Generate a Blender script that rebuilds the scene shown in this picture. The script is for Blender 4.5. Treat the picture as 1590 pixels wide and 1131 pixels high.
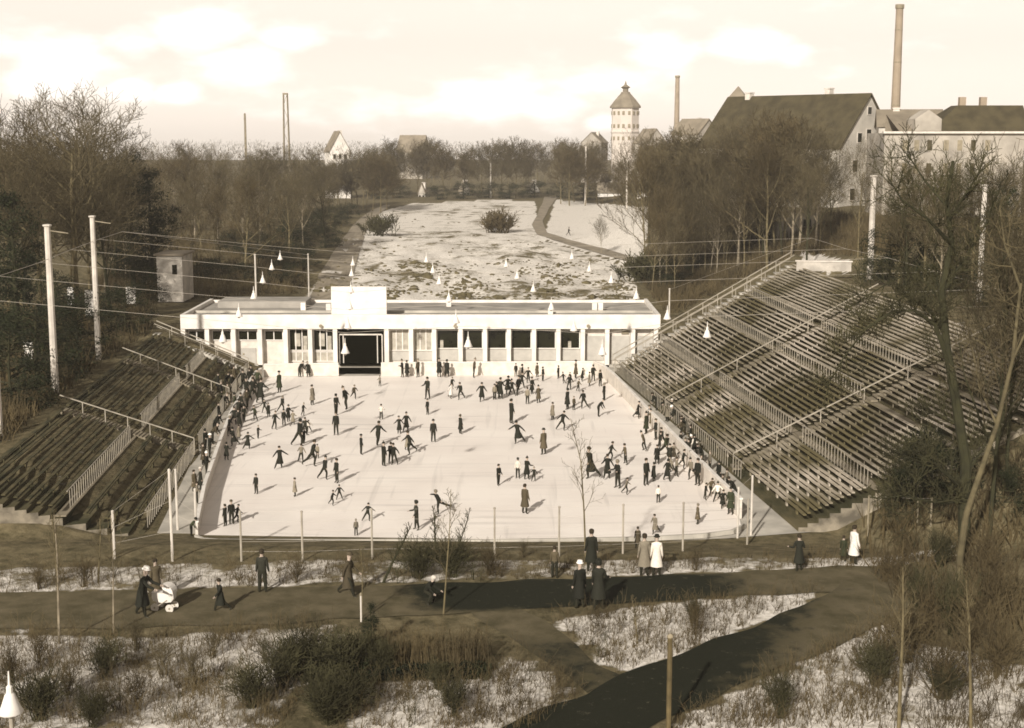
import bpy, bmesh, math, random
from mathutils import Vector, Matrix, noise as mnoise
random.seed(7)
for o in list(bpy.data.objects): bpy.data.objects.remove(o)
scene = bpy.context.scene
COL = scene.collection
R = math.radians

# ---------------------------------------------------------------- camera
PW, PH, F, HZ, CH = 1590.0, 1131.0, 2200.0, 214.0, 20.0   # photo size, focal length and horizon in photo pixels, eye height
PITCH = math.atan((PH/2-HZ)/F)
cd = bpy.data.cameras.new('camera'); cam = bpy.data.objects.new('camera', cd); COL.objects.link(cam)
cam.location = (0, 0, CH); cam.rotation_euler = (math.pi/2-PITCH, 0, 0)
cd.sensor_width = 36; cd.lens = 36*F/PW; cd.clip_start = .5; cd.clip_end = 9000
scene.camera = cam

# ---------------------------------------------------------------- sun, sky, exposure
SUN_EL, SUN_AZ = R(27), R(200)        # direction towards the sun: compass angle from +Y clockwise (behind the camera, to the left)
sx, sy = math.sin(SUN_AZ)*math.cos(SUN_EL), math.cos(SUN_AZ)*math.cos(SUN_EL)
sun_dir = Vector((sx, sy, math.sin(SUN_EL)))
ld = bpy.data.lights.new('sun', 'SUN'); ld.energy = 4.3; ld.angle = R(1.2); ld.color = (1, .945, .87)
sun = bpy.data.objects.new('sun', ld); COL.objects.link(sun)
sun.rotation_euler = sun_dir.to_track_quat('Z', 'Y').to_euler()
world = bpy.data.worlds.new('World'); scene.world = world; world.use_nodes = True
wn, wl = world.node_tree.nodes, world.node_tree.links
wn.clear()
def N(nodes, t, **kw):
    n = nodes.new(t)
    for k, v in kw.items(): setattr(n, k, v)
    return n
sky = N(wn, 'ShaderNodeTexSky', sky_type='NISHITA', sun_disc=False, sun_elevation=SUN_EL, sun_rotation=SUN_AZ, air_density=1.2, dust_density=3.0)
bw0 = N(wn, 'ShaderNodeRGBToBW'); wl.new(sky.outputs[0], bw0.inputs[0])
pw = N(wn, 'ShaderNodeMath', operation='POWER'); wl.new(bw0.outputs[0], pw.inputs[0]); pw.inputs[1].default_value = .30     # thin high cloud evens the sky out
geo = N(wn, 'ShaderNodeTexCoord'); sxyz = N(wn, 'ShaderNodeSeparateXYZ'); wl.new(geo.outputs['Generated'], sxyz.inputs[0])
el = N(wn, 'ShaderNodeMapRange', interpolation_type='SMOOTHSTEP'); wl.new(sxyz.outputs[2], el.inputs[0]); el.inputs[1].default_value = .06; el.inputs[2].default_value = .42; el.inputs[3].default_value = 5.45; el.inputs[4].default_value = 1.7
bw = N(wn, 'ShaderNodeMath', operation='MULTIPLY'); wl.new(pw.outputs[0], bw.inputs[0]); glow = N(wn, 'ShaderNodeMapRange', interpolation_type='SMOOTHSTEP'); wl.new(sxyz.outputs[2], glow.inputs[0]); glow.inputs[1].default_value = .0; glow.inputs[2].default_value = .07; glow.inputs[3].default_value = 1.5; glow.inputs[4].default_value = 1
elg = N(wn, 'ShaderNodeMath', operation='MULTIPLY'); wl.new(el.outputs[0], elg.inputs[0]); wl.new(glow.outputs[0], elg.inputs[1]); wl.new(elg.outputs[0], bw.inputs[1])
tint = N(wn, 'ShaderNodeMix', data_type='RGBA', blend_type='MULTIPLY'); tint.inputs[0].default_value = 1
tint.inputs[7].default_value = (1.0, .895, .79, 1); wl.new(bw.outputs[0], tint.inputs[6])
tc = N(wn, 'ShaderNodeTexCoord')
mp = N(wn, 'ShaderNodeMapping'); mp.inputs['Scale'].default_value = (1, 1, 2.6); wl.new(tc.outputs['Generated'], mp.inputs[0])
cn = N(wn, 'ShaderNodeTexNoise'); cn.inputs['Scale'].default_value = 15; cn.inputs['Detail'].default_value = 9; cn.inputs['Roughness'].default_value = .55
wl.new(mp.outputs[0], cn.inputs[0])
def sky_dir(px, py):
    v = Vector(((px-PW/2)/F, -(py-PH/2)/F, -1)); v.rotate(cam.rotation_euler); return v.normalized()
acc = None
for (px, py, rad, amp) in [(110, 95, .055, 1), (60, 130, .04, .8), (200, 70, .04, .6), (315, 50, .052, 1.1), (375, 95, .05, .9), (440, 60, .035, .6), (275, 145, .026, 1), (205, 140, .03, .7), (1170, 68, .05, 1.15), (1225, 82, .03, .8), (1040, 78, .045, .6), (900, 130, .06, .45), (760, 150, .07, .9), (850, 165, .05, .8), (690, 170, .05, .7), (935, 190, .022, .9), (560, 180, .06, .5), (20, 60, .05, .6), (-250, 80, .12, .8), (1800, 60, .1, .7)]:
    d = N(wn, 'ShaderNodeVectorMath', operation='SUBTRACT'); wl.new(tc.outputs['Generated'], d.inputs[0]); d.inputs[1].default_value = sky_dir(px, py)
    s = N(wn, 'ShaderNodeVectorMath', operation='MULTIPLY'); wl.new(d.outputs[0], s.inputs[0]); s.inputs[1].default_value = (1, 1, 2.1)
    l = N(wn, 'ShaderNodeVectorMath', operation='LENGTH'); wl.new(s.outputs[0], l.inputs[0])
    r = N(wn, 'ShaderNodeMapRange', interpolation_type='SMOOTHSTEP'); wl.new(l.outputs['Value'], r.inputs[0])
    r.inputs[1].default_value = 0; r.inputs[2].default_value = rad; r.inputs[3].default_value = amp; r.inputs[4].default_value = 0
    if acc is None: acc = r.outputs[0]
    else:
        a = N(wn, 'ShaderNodeMath', operation='MAXIMUM'); wl.new(acc, a.inputs[0]); wl.new(r.outputs[0], a.inputs[1]); acc = a.outputs[0]
ns = N(wn, 'ShaderNodeMath', operation='MULTIPLY_ADD'); wl.new(cn.outputs[0], ns.inputs[0]); ns.inputs[1].default_value = 2.0; ns.inputs[2].default_value = -1.02
sm = N(wn, 'ShaderNodeMath', operation='ADD'); wl.new(acc, sm.inputs[0]); wl.new(ns.outputs[0], sm.inputs[1])
cr = N(wn, 'ShaderNodeMapRange', interpolation_type='SMOOTHSTEP'); wl.new(sm.outputs[0], cr.inputs[0])
cr.inputs[1].default_value = .05; cr.inputs[2].default_value = .85
SKY_LEVEL = N(wn, 'ShaderNodeMix', data_type='RGBA')
wl.new(cr.outputs[0], SKY_LEVEL.inputs[0]); wl.new(tint.outputs[2], SKY_LEVEL.inputs[6])
cl = N(wn, 'ShaderNodeMix', data_type='RGBA', blend_type='MULTIPLY'); cl.inputs[0].default_value = 1
wl.new(tint.outputs[2], cl.inputs[6]); cl.inputs[7].default_value = (1.36, 1.42, 1.50, 1); wl.new(cl.outputs[2], SKY_LEVEL.inputs[7])
bg = N(wn, 'ShaderNodeBackground'); bg.inputs[1].default_value = .10; wl.new(SKY_LEVEL.outputs[2], bg.inputs[0])
wo = N(wn, 'ShaderNodeOutputWorld'); wl.new(bg.outputs[0], wo.inputs[0])
scene.view_settings.view_transform = 'Standard'; scene.view_settings.look = 'None'
scene.view_settings.exposure = 0.42; scene.view_settings.gamma = 1
scene.render.engine = 'CYCLES'
scene.cycles.max_bounces = 6; scene.cycles.volume_bounces = 0; scene.cycles.transparent_max_bounces = 12
scene.cycles.filter_width = 1.7
scene.render.resolution_x = 1024; scene.render.resolution_y = 728

# ---------------------------------------------------------------- pixel helpers
def ray(px, py):
    v = Vector(((px-PW/2)/F, -(py-PH/2)/F, -1)); v.rotate(cam.rotation_euler); return v
def at(px, py, z=0.0):
    v = ray(px, py); t = (z-CH)/v.z; return Vector((v.x*t, v.y*t, z))
def at_depth(px, py, y):
    v = ray(px, py); t = y/v.y; return Vector((v.x*t, y, CH+v.z*t))
CP, SP = math.cos(PITCH), math.sin(PITCH)
def proj(x, y, z):
    zc = y*CP-(z-CH)*SP; yc = y*SP+(z-CH)*CP
    if zc < .1: return (1e6, 1e6)
    return (PW/2+F*x/zc, PH/2-F*yc/zc)
def interp(tab, y):
    if y <= tab[0][0]: return tab[0][1]
    for (a, b), (c, d) in zip(tab, tab[1:]):
        if y <= c: return b+(d-b)*(y-a)/(c-a)
    return tab[-1][1]
def sstep(a, b, x):
    t = min(1, max(0, (x-a)/(b-a))); return t*t*(3-2*t)
REDGE = [(40, 19), (60, 16.5), (71, 15.5), (119.5, 9.6), (121, 9.8), (124, 15), (140, 17), (180, 27), (200, 25), (224, 20.5), (278, 9.5), (330, 12), (500, 30), (900, 60), (3000, 200)]
RWID = [(121, 15.5), (140, 20), (224, 26), (330, 34), (1000, 60)]
def terrain(x, y):
    z = 0.0
    e = interp(REDGE, y); w = interp(RWID, y)
    hr = 8.7*min(1, max(0, (x-e)/w)) if y < 140 else 8.7*sstep(0, w, x-e)*(1-.4*sstep(230, 330, y))
    hr *= sstep(58, 72, y)*(1-sstep(500, 900, y))
    if 68 < y < 121.5: hr = max(0, hr-.5)
    if 84 < y < 130 and x > 24: hr = min(hr, 8.0)
    el = -18.0-.08*(y-71)
    hl = 3.2*min(1, max(0, (el-x)/7.7))*sstep(60, 75, y)*(1-.6*sstep(130, 175, y))*(1-sstep(300, 500, y))
    if 68 < y < 121: hl = max(0, hl-.35)
    near = 1.2*(1-sstep(62, 70.0, y+.05*(x)))
    z = max(hr, hl, near)
    if y > 130 and abs(x) < 60:
        z += (.32*math.sin(x*.8+2*math.sin(y*.11))*math.sin(y*.33+x*.15)+.2*math.sin(x*.37-y*.52))*sstep(150, 175, y)*(1-sstep(240, 330, y))*(1-sstep(0, 8, x-e+3))
        z += .25*math.sin(x*.35+y*.06)*math.sin(y*.09)*sstep(130, 160, y)*(1-sstep(260, 330, y))+.25*sstep(130,160,y)*(1-sstep(260,330,y))
    return z
def ground(px, py):
    v = ray(px, py)
    if v.z >= -1e-4: return Vector((v.x/v.y*1500, 1500, 0))
    t = 30/v.y; last = t
    while t < 4000:
        x, y, z = v.x*t, v.y*t, CH+v.z*t
        if z <= terrain(x, y): break
        last = t; t *= 1.004
    lo, hi = last, t
    for _ in range(12):
        m = (lo+hi)/2
        if CH+v.z*m <= terrain(v.x*m, v.y*m): hi = m
        else: lo = m
    return Vector((v.x*hi, v.y*hi, terrain(v.x*hi, v.y*hi)))
def scale_at(p):
    return F/(p.y*CP-(p.z-CH)*SP)

# ---------------------------------------------------------------- materials
def mat(name, col, rough=.8, var=.25, scale=3.0, col2=None, bump=0.0, spec=.3, coord='Object', detail=5, lo=.35, hi=.65):
    warm = lambda c: c if c[1] > .3 else (c[0], c[1]*.97, c[2]*(.71 if c[1] < .16 else .89))
    col = warm(col); col2 = warm(col2) if col2 else None
    m = bpy.data.materials.new(name); m.use_nodes = True
    nt = m.node_tree; b = nt.nodes['Principled BSDF']
    b.inputs['Roughness'].default_value = rough; b.inputs['Specular IOR Level'].default_value = spec
    t = N(nt.nodes, 'ShaderNodeTexCoord'); n = N(nt.nodes, 'ShaderNodeTexNoise'); n.inputs['Scale'].default_value = scale; n.inputs['Detail'].default_value = detail
    nt.links.new(t.outputs[coord], n.inputs[0])
    mr = N(nt.nodes, 'ShaderNodeMapRange'); nt.links.new(n.outputs[0], mr.inputs[0]); mr.inputs[1].default_value = lo; mr.inputs[2].default_value = hi
    mx = N(nt.nodes, 'ShaderNodeMix', data_type='RGBA'); nt.links.new(mr.outputs[0], mx.inputs[0])
    c2 = col2 or tuple(c*(1-var) for c in col)
    mx.inputs[6].default_value = (*col, 1); mx.inputs[7].default_value = (*c2, 1)
    nt.links.new(mx.outputs[2], b.inputs['Base Color'])
    if bump:
        bp = N(nt.nodes, 'ShaderNodeBump'); bp.inputs['Strength'].default_value = bump; bp.inputs['Distance'].default_value = .05
        nt.links.new(n.outputs[0], bp.inputs['Height']); nt.links.new(bp.outputs[0], b.inputs['Normal'])
    return m
def objcol(name, rough=.85):
    m = bpy.data.materials.new(name); m.use_nodes = True; nt = m.node_tree; b = nt.nodes['Principled BSDF']
    b.inputs['Roughness'].default_value = rough; b.inputs['Specular IOR Level'].default_value = .2
    oi = N(nt.nodes, 'ShaderNodeObjectInfo'); t = N(nt.nodes, 'ShaderNodeTexCoord'); n = N(nt.nodes, 'ShaderNodeTexNoise'); n.inputs['Scale'].default_value = 14
    nt.links.new(t.outputs['Object'], n.inputs[0])
    mr = N(nt.nodes, 'ShaderNodeMapRange'); nt.links.new(n.outputs[0], mr.inputs[0]); mr.inputs[3].default_value = .75; mr.inputs[4].default_value = 1.25
    mx = N(nt.nodes, 'ShaderNodeMix', data_type='RGBA', blend_type='MULTIPLY'); mx.inputs[0].default_value = 1
    nt.links.new(oi.outputs['Color'], mx.inputs[6]); nt.links.new(mr.outputs[0], mx.inputs[7]); nt.links.new(mx.outputs[2], b.inputs['Base Color'])
    return m
M = {}
M['white'] = mat('white_paint', (.76, .71, .64), .6, .2, .9, detail=9)
M['offwhite'] = mat('weathered_white_paint', (.66, .60, .52), .7, .2, 2)
M['panel'] = mat('grey_panel', (.44, .41, .36), .7, .15, 2)
M['panel2'] = mat('dull_white_board', (.52, .47, .40), .8, .35, 1, detail=8)
M['curtain'] = mat('curtain', (.42, .38, .31), .8, .35, 3)
M['roofing'] = mat('roof_felt', (.36, .33, .285), .9, .35, .5)
M['glass'] = mat('dark_glass', (.014, .014, .008), .2, .5, 2, spec=.25)
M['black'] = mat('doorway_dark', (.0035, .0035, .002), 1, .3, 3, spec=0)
M['metal'] = mat('galvanised_rail', (.38, .335, .265), .6, .3, 2)
M['rust'] = mat('worn_rail', (.30, .26, .19), .7, .35, 2)
M['bench'] = mat('weathered_plank', (.50, .435, .35), .8, .5, .16, col2=(.13, .11, .07), detail=10, lo=.38, hi=.60)
M['bench_dark'] = mat('shaded_plank', (.095, .08, .05), .85, .5, .9, col2=(.026, .026, .012), detail=8)  # plank colour darkened: shade of a slope turned from the sun
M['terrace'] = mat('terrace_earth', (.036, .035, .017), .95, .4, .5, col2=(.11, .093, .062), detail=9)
M['endwall'] = mat('rough_concrete_end', (.34, .30, .24), .9, .7, 1.2, detail=9)
M['step'] = mat('terrace_step', (.26, .225, .17), .9, .4, 1, detail=8)
M['concrete'] = mat('pale_concrete', (.5, .46, .39), .85, .35, .6, detail=8)
M['bark'] = mat('bark', (.17, .14, .098), .9, .5, 2, bump=.4)
M['palebark'] = mat('pale_bark', (.30, .255, .19), .9, .6, 1.5, bump=.4)
M['brownbark'] = mat('brown_bark', (.12, .10, .07), .9, .5, 2, bump=.4)
M['darkbark'] = mat('dark_bark', (.035, .034, .018), .9, .4, 2, bump=.4)
M['twig'] = mat('twigs', (.10, .081, .055), .9, .5, .35)
M['twig2'] = mat('reddish_twigs', (.085, .064, .038), .9, .5, .35)
M['twigdark'] = mat('dark_twigs', (.05, .046, .024), .9, .5, .5)
M['evergreen'] = mat('evergreen_leaves', (.016, .021, .006), .9, .6, 1)
M['ivy'] = mat('brown_leaves', (.07, .062, .032), .9, .6, 1)
M['pole'] = mat('concrete_pole', (.62, .56, .48), .8, .3, 1)
M['asphalt'] = mat('road', (.30, .26, .205), .9, .4, .4, detail=8)
M['stucco'] = mat('pale_stucco', (.46, .41, .34), .85, .45, .3, detail=8)
M['gable'] = mat('pale_gable_render', (.60, .55, .47), .85, .35, .3, detail=8)
M['tower'] = mat('tower_render', (.62, .55, .48), .85, .12, .2)
M['tile'] = mat('dark_roof_tile', (.075, .062, .042), .85, .4, .6, detail=8)
M['greytile'] = mat('grey_roof_tile', (.25, .215, .17), .85, .3, .4)
M['brick'] = mat('chimney_brick', (.33, .27, .21), .85, .25, .3)
M['skin'] = mat('skin', (.42, .33, .26), .6, .1, 8)
M['hair'] = mat('dark_hair', (.02, .017, .01), .8, .4, 20)
M['boot'] = mat('boots', (.03, .027, .018), .6, .4, 20)
M['cloth'] = objcol('woollen_cloth')
M['cloth_trousers'] = mat('dark_trousers', (.02, .019, .012), .85, .5, 8)
M['wire'] = mat('wire', (.45, .4, .33), .5, .2, 2)
M['wood'] = mat('wooden_post', (.13, .10, .06), .85, .5, 2)
M['rubble'] = mat('earth_clods', (.13, .11, .075), .95, .5, 1)

# ---------------------------------------------------------------- mesh builder
class MB:
    def __init__(s): s.v = []; s.f = []; s.m = []
    def add(s, vs, fs, mi=0):
        o = len(s.v); s.v += [tuple(v) for v in vs]
        for f in fs: s.f.append(tuple(i+o for i in f)); s.m.append(mi)
    def box(s, c, size, rz=0, mi=0):
        hx, hy, hz = size[0]/2, size[1]/2, size[2]/2; ca, sa = math.cos(rz), math.sin(rz)
        vs = []
        for z in (-hz, hz):
            for x, y in ((-hx, -hy), (hx, -hy), (hx, hy), (-hx, hy)):
                vs.append((c[0]+x*ca-y*sa, c[1]+x*sa+y*ca, c[2]+z))
        s.add(vs, [(3, 2, 1, 0), (4, 5, 6, 7), (0, 1, 5, 4), (1, 2, 6, 5), (2, 3, 7, 6), (3, 0, 4, 7)], mi)
    def beam(s, a, b, w, h, mi=0):
        a, b = Vector(a), Vector(b); d = (b-a).normalized(); side = d.cross(Vector((0, 0, 1)))
        if side.length < 1e-3: side = Vector((1, 0, 0))
        side.normalize(); up = side.cross(d).normalized()
        vs = []
        for p in (a, b):
            for x, z in ((-1, -1), (1, -1), (1, 1), (-1, 1)): vs.append(p+side*x*w/2+up*z*h/2)
        s.add(vs, [(3, 2, 1, 0), (4, 5, 6, 7), (0, 1, 5, 4), (1, 2, 6, 5), (2, 3, 7, 6), (3, 0, 4, 7)], mi)
    def tube(s, pts, rs, n=6, cap=True, mi=0):
        pts = [Vector(p) for p in pts]; o = len(s.v)
        if not isinstance(rs, (list, tuple)): rs = [rs]*len(pts)
        ref = None
        for i, p in enumerate(pts):
            d = (pts[min(i+1, len(pts)-1)]-pts[max(i-1, 0)])
            if d.length < 1e-6: d = Vector((0, 0, 1))
            d.normalize()
            if ref is None: ref = Vector((1, 0, 0)) if abs(d.x) < .8 else Vector((0, 1, 0))
            a = d.cross(ref); a.normalize(); b = d.cross(a)
            for k in range(n):
                t = 2*math.pi*k/n; q = p+(a*math.cos(t)+b*math.sin(t))*rs[i]; s.v.append((q.x, q.y, q.z))
        for i in range(len(pts)-1):
            for k in range(n):
                k2 = (k+1) % n; s.f.append((o+i*n+k, o+i*n+k2, o+(i+1)*n+k2, o+(i+1)*n+k)); s.m.append(mi)
        if cap and n > 2:
            s.f.append(tuple(o+k for k in range(n))[::-1]); s.m.append(mi)
            s.f.append(tuple(o+(len(pts)-1)*n+k for k in range(n))); s.m.append(mi)
    def lathe(s, prof, n=12, c=(0, 0, 0), mi=0, rot=0):
        o = len(s.v)
        for r, z in prof:
            for k in range(n):
                t = 2*math.pi*k/n+rot; s.v.append((c[0]+r*math.cos(t), c[1]+r*math.sin(t), c[2]+z))
        for i in range(len(prof)-1):
            for k in range(n):
                k2 = (k+1) % n; s.f.append((o+i*n+k, o+i*n+k2, o+(i+1)*n+k2, o+(i+1)*n+k)); s.m.append(mi)
        s.f.append(tuple(o+k for k in range(n))[::-1]); s.m.append(mi)
        s.f.append(tuple(o+(len(prof)-1)*n+k for k in range(n))); s.m.append(mi)
    def ball(s, c, r, n=8, sc=(1, 1, 1), mi=0):
        o = len(s.v); m = n//2
        for i in range(1, m):
            a = math.pi*i/m
            for k in range(n):
                t = 2*math.pi*k/n; s.v.append((c[0]+r*sc[0]*math.sin(a)*math.cos(t), c[1]+r*sc[1]*math.sin(a)*math.sin(t), c[2]+r*sc[2]*math.cos(a)))
        s.v.append((c[0], c[1], c[2]+r*sc[2])); s.v.append((c[0], c[1], c[2]-r*sc[2]))
        T, B = o+(m-1)*n, o+(m-1)*n+1
        for k in range(n):
            k2 = (k+1) % n; s.f.append((T, o+k, o+k2)); s.m.append(mi); s.f.append((B, o+(m-2)*n+k2, o+(m-2)*n+k)); s.m.append(mi)
            for i in range(m-2): s.f.append((o+i*n+k, o+(i+1)*n+k, o+(i+1)*n+k2, o+i*n+k2)); s.m.append(mi)
    def mesh(s, name, mats, smooth=False):
        me = bpy.data.meshes.new(name); me.from_pydata(s.v, [], s.f)
        if not isinstance(mats, (list, tuple)): mats = [mats]
        for m in mats: me.materials.append(m)
        if len(mats) > 1: me.polygons.foreach_set('material_index', s.m)
        if smooth: me.polygons.foreach_set('use_smooth', [True]*len(me.polygons))
        me.update(); return me
    def build(s, name, mats, parent=None, smooth=False, loc=None):
        return link(name, s.mesh(name, mats, smooth), parent, loc)
def link(name, me, parent=None, loc=None):
    o = bpy.data.objects.new(name, me); COL.objects.link(o)
    if parent: o.parent = parent
    if loc is not None: o.location = loc
    return o
def thing(name, label, cat, loc=(0, 0, 0), rz=0, group=None):
    o = bpy.data.objects.new(name, None); COL.objects.link(o); o.empty_display_size = .2
    o.location = loc; o.rotation_euler = (0, 0, rz); return tag(o, label, cat, group)
def tag(o, label, cat, group=None, kind=None):
    if label: o['label'] = label
    if cat: o['category'] = cat
    if group: o['group'] = group
    if kind: o['kind'] = kind
    return o
RANK = {}
WORDS = ['first', 'second', 'third', 'fourth', 'fifth', 'sixth', 'seventh', 'eighth', 'ninth', 'tenth', 'eleventh', 'twelfth', 'thirteenth', 'fourteenth', 'fifteenth', 'sixteenth', 'seventeenth', 'eighteenth', 'nineteenth', 'twentieth']+['twenty-'+w for w in ('first', 'second', 'third', 'fourth', 'fifth', 'sixth', 'seventh', 'eighth', 'ninth')]+['thirtieth']+['thirty-'+w for w in ('first', 'second', 'third', 'fourth', 'fifth', 'sixth', 'seventh', 'eighth', 'ninth')]
def ranked(o, desc, region, px): RANK.setdefault((region, o.name.split('.')[0]), []).append((px, o, ' '.join(desc.split())))
def finish_labels():
    for (region, _k), L in RANK.items():
        L.sort(key=lambda t: t[0])
        for i, (px, o, desc) in enumerate(L):
            n = len(L)
            if n == 1: w = desc+' '+region
            elif i == n-1: w = desc+', rightmost '+region
            elif i == 0: w = desc+', leftmost '+region
            else: w = '%s, %s from left %s' % (desc, WORDS[i], region)
            o['label'] = w
def inpoly(x, y, P):
    c = False; n = len(P); j = n-1
    for i in range(n):
        xi, yi = P[i]; xj, yj = P[j]
        if (yi > y) != (yj > y) and x < (xj-xi)*(y-yi)/(yj-yi)+xi: c = not c
        j = i
    return c

# ---------------------------------------------------------------- ground sheet
SNOW = [  # (outline in the picture, coverage)
 ([(470, 470), (520, 395), (565, 335), (640, 316), (760, 310), (830, 312), (838, 345), (850, 375), (985, 415), (990, 470)], .78),
 ([(843, 372), (862, 310), (1010, 322), (1000, 408), (985, 412)], .97),
 ([(-60, 884), (200, 878), (520, 868), (900, 872), (1200, 862), (1330, 868), (1480, 850), (1480, 872), (1300, 885), (-60, 925)], .60),
 ([(-60, 988), (300, 985), (520, 968), (560, 1010), (480, 1060), (430, 1145), (-60, 1145)], .68),
 ([(300, 1060), (420, 1040), (380, 1145), (260, 1145)], .75),
 ([(560, 1065), (760, 1040), (800, 1010), (905, 1078), (800, 1145), (520, 1145)], .72),
 ([(860, 965), (1000, 940), (1275, 915), (1282, 926), (1199, 960), (1044, 1020), (960, 1046), (900, 1000)], .82),
 ([(1060, 1114), (1211, 1040), (1372, 968), (1460, 1005), (1600, 1040), (1600, 1160), (1000, 1160)], .80),
 ([(1240, 392), (1320, 404), (1315, 425), (1250, 418)], 1),
]
def frange(a, b, s):
    r = []
    while a < b: r.append(a); a += s
    return r
ys = frange(20, 85, .5)+frange(85, 150, 1)+frange(150, 330, 2.2)+frange(330, 700, 12)+[700, 850, 1000, 1150, 1300]
xs = frange(-40, 40, .7)
g = 41
while g < 900: xs.append(g); xs.insert(0, -g); g *= 1.13 if g > 60 else 1.03
gv, gs = [], []
for y in ys:
    for x in xs:
        z = terrain(x, y); gv.append((x, y, z))
        px, py = proj(x, y, z); s = .04
        if -80 < px < 1680 and y < 700:
            for P, c in SNOW:
                if inpoly(px, py, P):
                    if c == .78: c = .78+.34*mnoise.noise(Vector((x*.10, y*.035, 0)))+.22*mnoise.noise(Vector((x*.4, y*.12, 3)))
                    s = max(s, c)
        gs.append(s)
nx = len(xs)
gf = [(j*nx+i, j*nx+i+1, (j+1)*nx+i+1, (j+1)*nx+i) for j in range(len(ys)-1) for i in range(nx-1)]
me = bpy.data.meshes.new('ground'); me.from_pydata(gv, [], gf)
at_ = me.attributes.new('snow', 'FLOAT', 'POINT'); at_.data.foreach_set('value', gs)
me.polygons.foreach_set('use_smooth', [True]*len(me.polygons))
gm = bpy.data.materials.new('ground_litter_and_snow'); gm.use_nodes = True; nt = gm.node_tree; b = nt.nodes['Principled BSDF']
b.inputs['Roughness'].default_value = .95; b.inputs['Specular IOR Level'].default_value = .1
tcg = N(nt.nodes, 'ShaderNodeTexCoord'); at2 = N(nt.nodes, 'ShaderNodeAttribute', attribute_name='snow')
def noise(scale, detail=6, rough=.6):
    n = N(nt.nodes, 'ShaderNodeTexNoise'); n.inputs['Scale'].default_value = scale; n.inputs['Detail'].default_value = detail; n.inputs['Roughness'].default_value = rough
    nt.links.new(tcg.outputs['Object'], n.inputs[0]); return n.outputs[0]
n1, n2, n3 = noise(1.1, 10, .72), noise(.18, 5), noise(4.0, 6, .7)
litter = N(nt.nodes, 'ShaderNodeValToRGB'); nt.links.new(n1, litter.inputs[0])
litter.color_ramp.elements[0].position = .32; litter.color_ramp.elements[0].color = (.045, .039, .018, 1)
litter.color_ramp.elements[1].position = .68; litter.color_ramp.elements[1].color = (.215, .175, .10, 1)
snowc = N(nt.nodes, 'ShaderNodeValToRGB'); nt.links.new(n3, snowc.inputs[0])
snowc.color_ramp.elements[0].position = .3; snowc.color_ramp.elements[0].color = (.40, .36, .29, 1)
snowc.color_ramp.elements[1].position = .6; snowc.color_ramp.elements[1].color = (.80, .745, .67, 1)
ma = N(nt.nodes, 'ShaderNodeMath', operation='MULTIPLY_ADD'); nt.links.new(n2, ma.inputs[0]); ma.inputs[1].default_value = 1.1; nt.links.new(n1, ma.inputs[2])   # .275..+.5
sb = N(nt.nodes, 'ShaderNodeMath', operation='SUBTRACT'); nt.links.new(ma.outputs[0], sb.inputs[0]); sb.inputs[1].default_value = .55   # about .5 +- .2
iv = N(nt.nodes, 'ShaderNodeMapRange'); nt.links.new(at2.outputs['Fac'], iv.inputs[0]); iv.inputs[3].default_value = .15; iv.inputs[4].default_value = .78
df = N(nt.nodes, 'ShaderNodeMath', operation='SUBTRACT'); nt.links.new(iv.outputs[0], df.inputs[0]); nt.links.new(sb.outputs[0], df.inputs[1])
mk = N(nt.nodes, 'ShaderNodeMapRange', interpolation_type='SMOOTHSTEP'); nt.links.new(df.outputs[0], mk.inputs[0]); mk.inputs[1].default_value = -.10; mk.inputs[2].default_value = .15
mx = N(nt.nodes, 'ShaderNodeMix', data_type='RGBA'); nt.links.new(mk.outputs[0], mx.inputs[0]); nt.links.new(litter.outputs[0], mx.inputs[6]); nt.links.new(snowc.outputs[0], mx.inputs[7])
nt.links.new(mx.outputs[2], b.inputs['Base Color'])
bp = N(nt.nodes, 'ShaderNodeBump'); bp.inputs['Strength'].default_value = .7; bp.inputs['Distance'].default_value = .25; nt.links.new(n1, bp.inputs['Height']); nt.links.new(bp.outputs[0], b.inputs['Normal'])
me.materials.append(gm)
tag(link('ground', me), None, None, kind='structure')

def strip(name, U, L, m, dz=.05, nu=60, nv=6, wet_shade=None):
    def pl(P, t):
        t = t*(len(P)-1); i = min(int(t), len(P)-2); f = t-i
        return P[i][0]+(P[i+1][0]-P[i][0])*f, P[i][1]+(P[i+1][1]-P[i][1])*f
    mb = MB(); cache = []
    for i in range(nu+1):
        a, c = pl(U, i/nu), pl(L, i/nu)
        A, B = ground(*a), ground(*c)
        for q_, k_ in ((A, 0), (B, 7)): q_.y += .35*mnoise.noise(Vector((q_.x*.5, k_, 0)))*(q_.y/65 if q_.y < 90 else 2); q_.x += .25*mnoise.noise(Vector((q_.x*.7, k_, 4)))
        for j in range(nv+1):
            p = A.lerp(B, j/nv); mb.v.append((p.x, p.y, terrain(p.x, p.y)+dz))
    for i in range(nu):
        for j in range(nv):
            o = i*(nv+1)+j; mb.f.append((o, o+1, o+nv+2, o+nv+1)); mb.m.append(0)
    o = mb.build(name, m); 
    if wet_shade:
        a = o.data.attributes.new('wet_shade', 'FLOAT', 'POINT'); a.data.foreach_set('value', [wet_shade(*proj(*v)) for v in mb.v])
    return tag(o, None, None, kind='structure')
pm = bpy.data.materials.new('path_asphalt'); pm.use_nodes = True; nt = pm.node_tree; b = nt.nodes['Principled BSDF']; b.inputs['Roughness'].default_value = .9
b.inputs['Specular IOR Level'].default_value = .15
tcg = N(nt.nodes, 'ShaderNodeTexCoord'); at2 = N(nt.nodes, 'ShaderNodeAttribute', attribute_name='wet_shade')
n1 = noise(.9, 8, .65)
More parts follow.
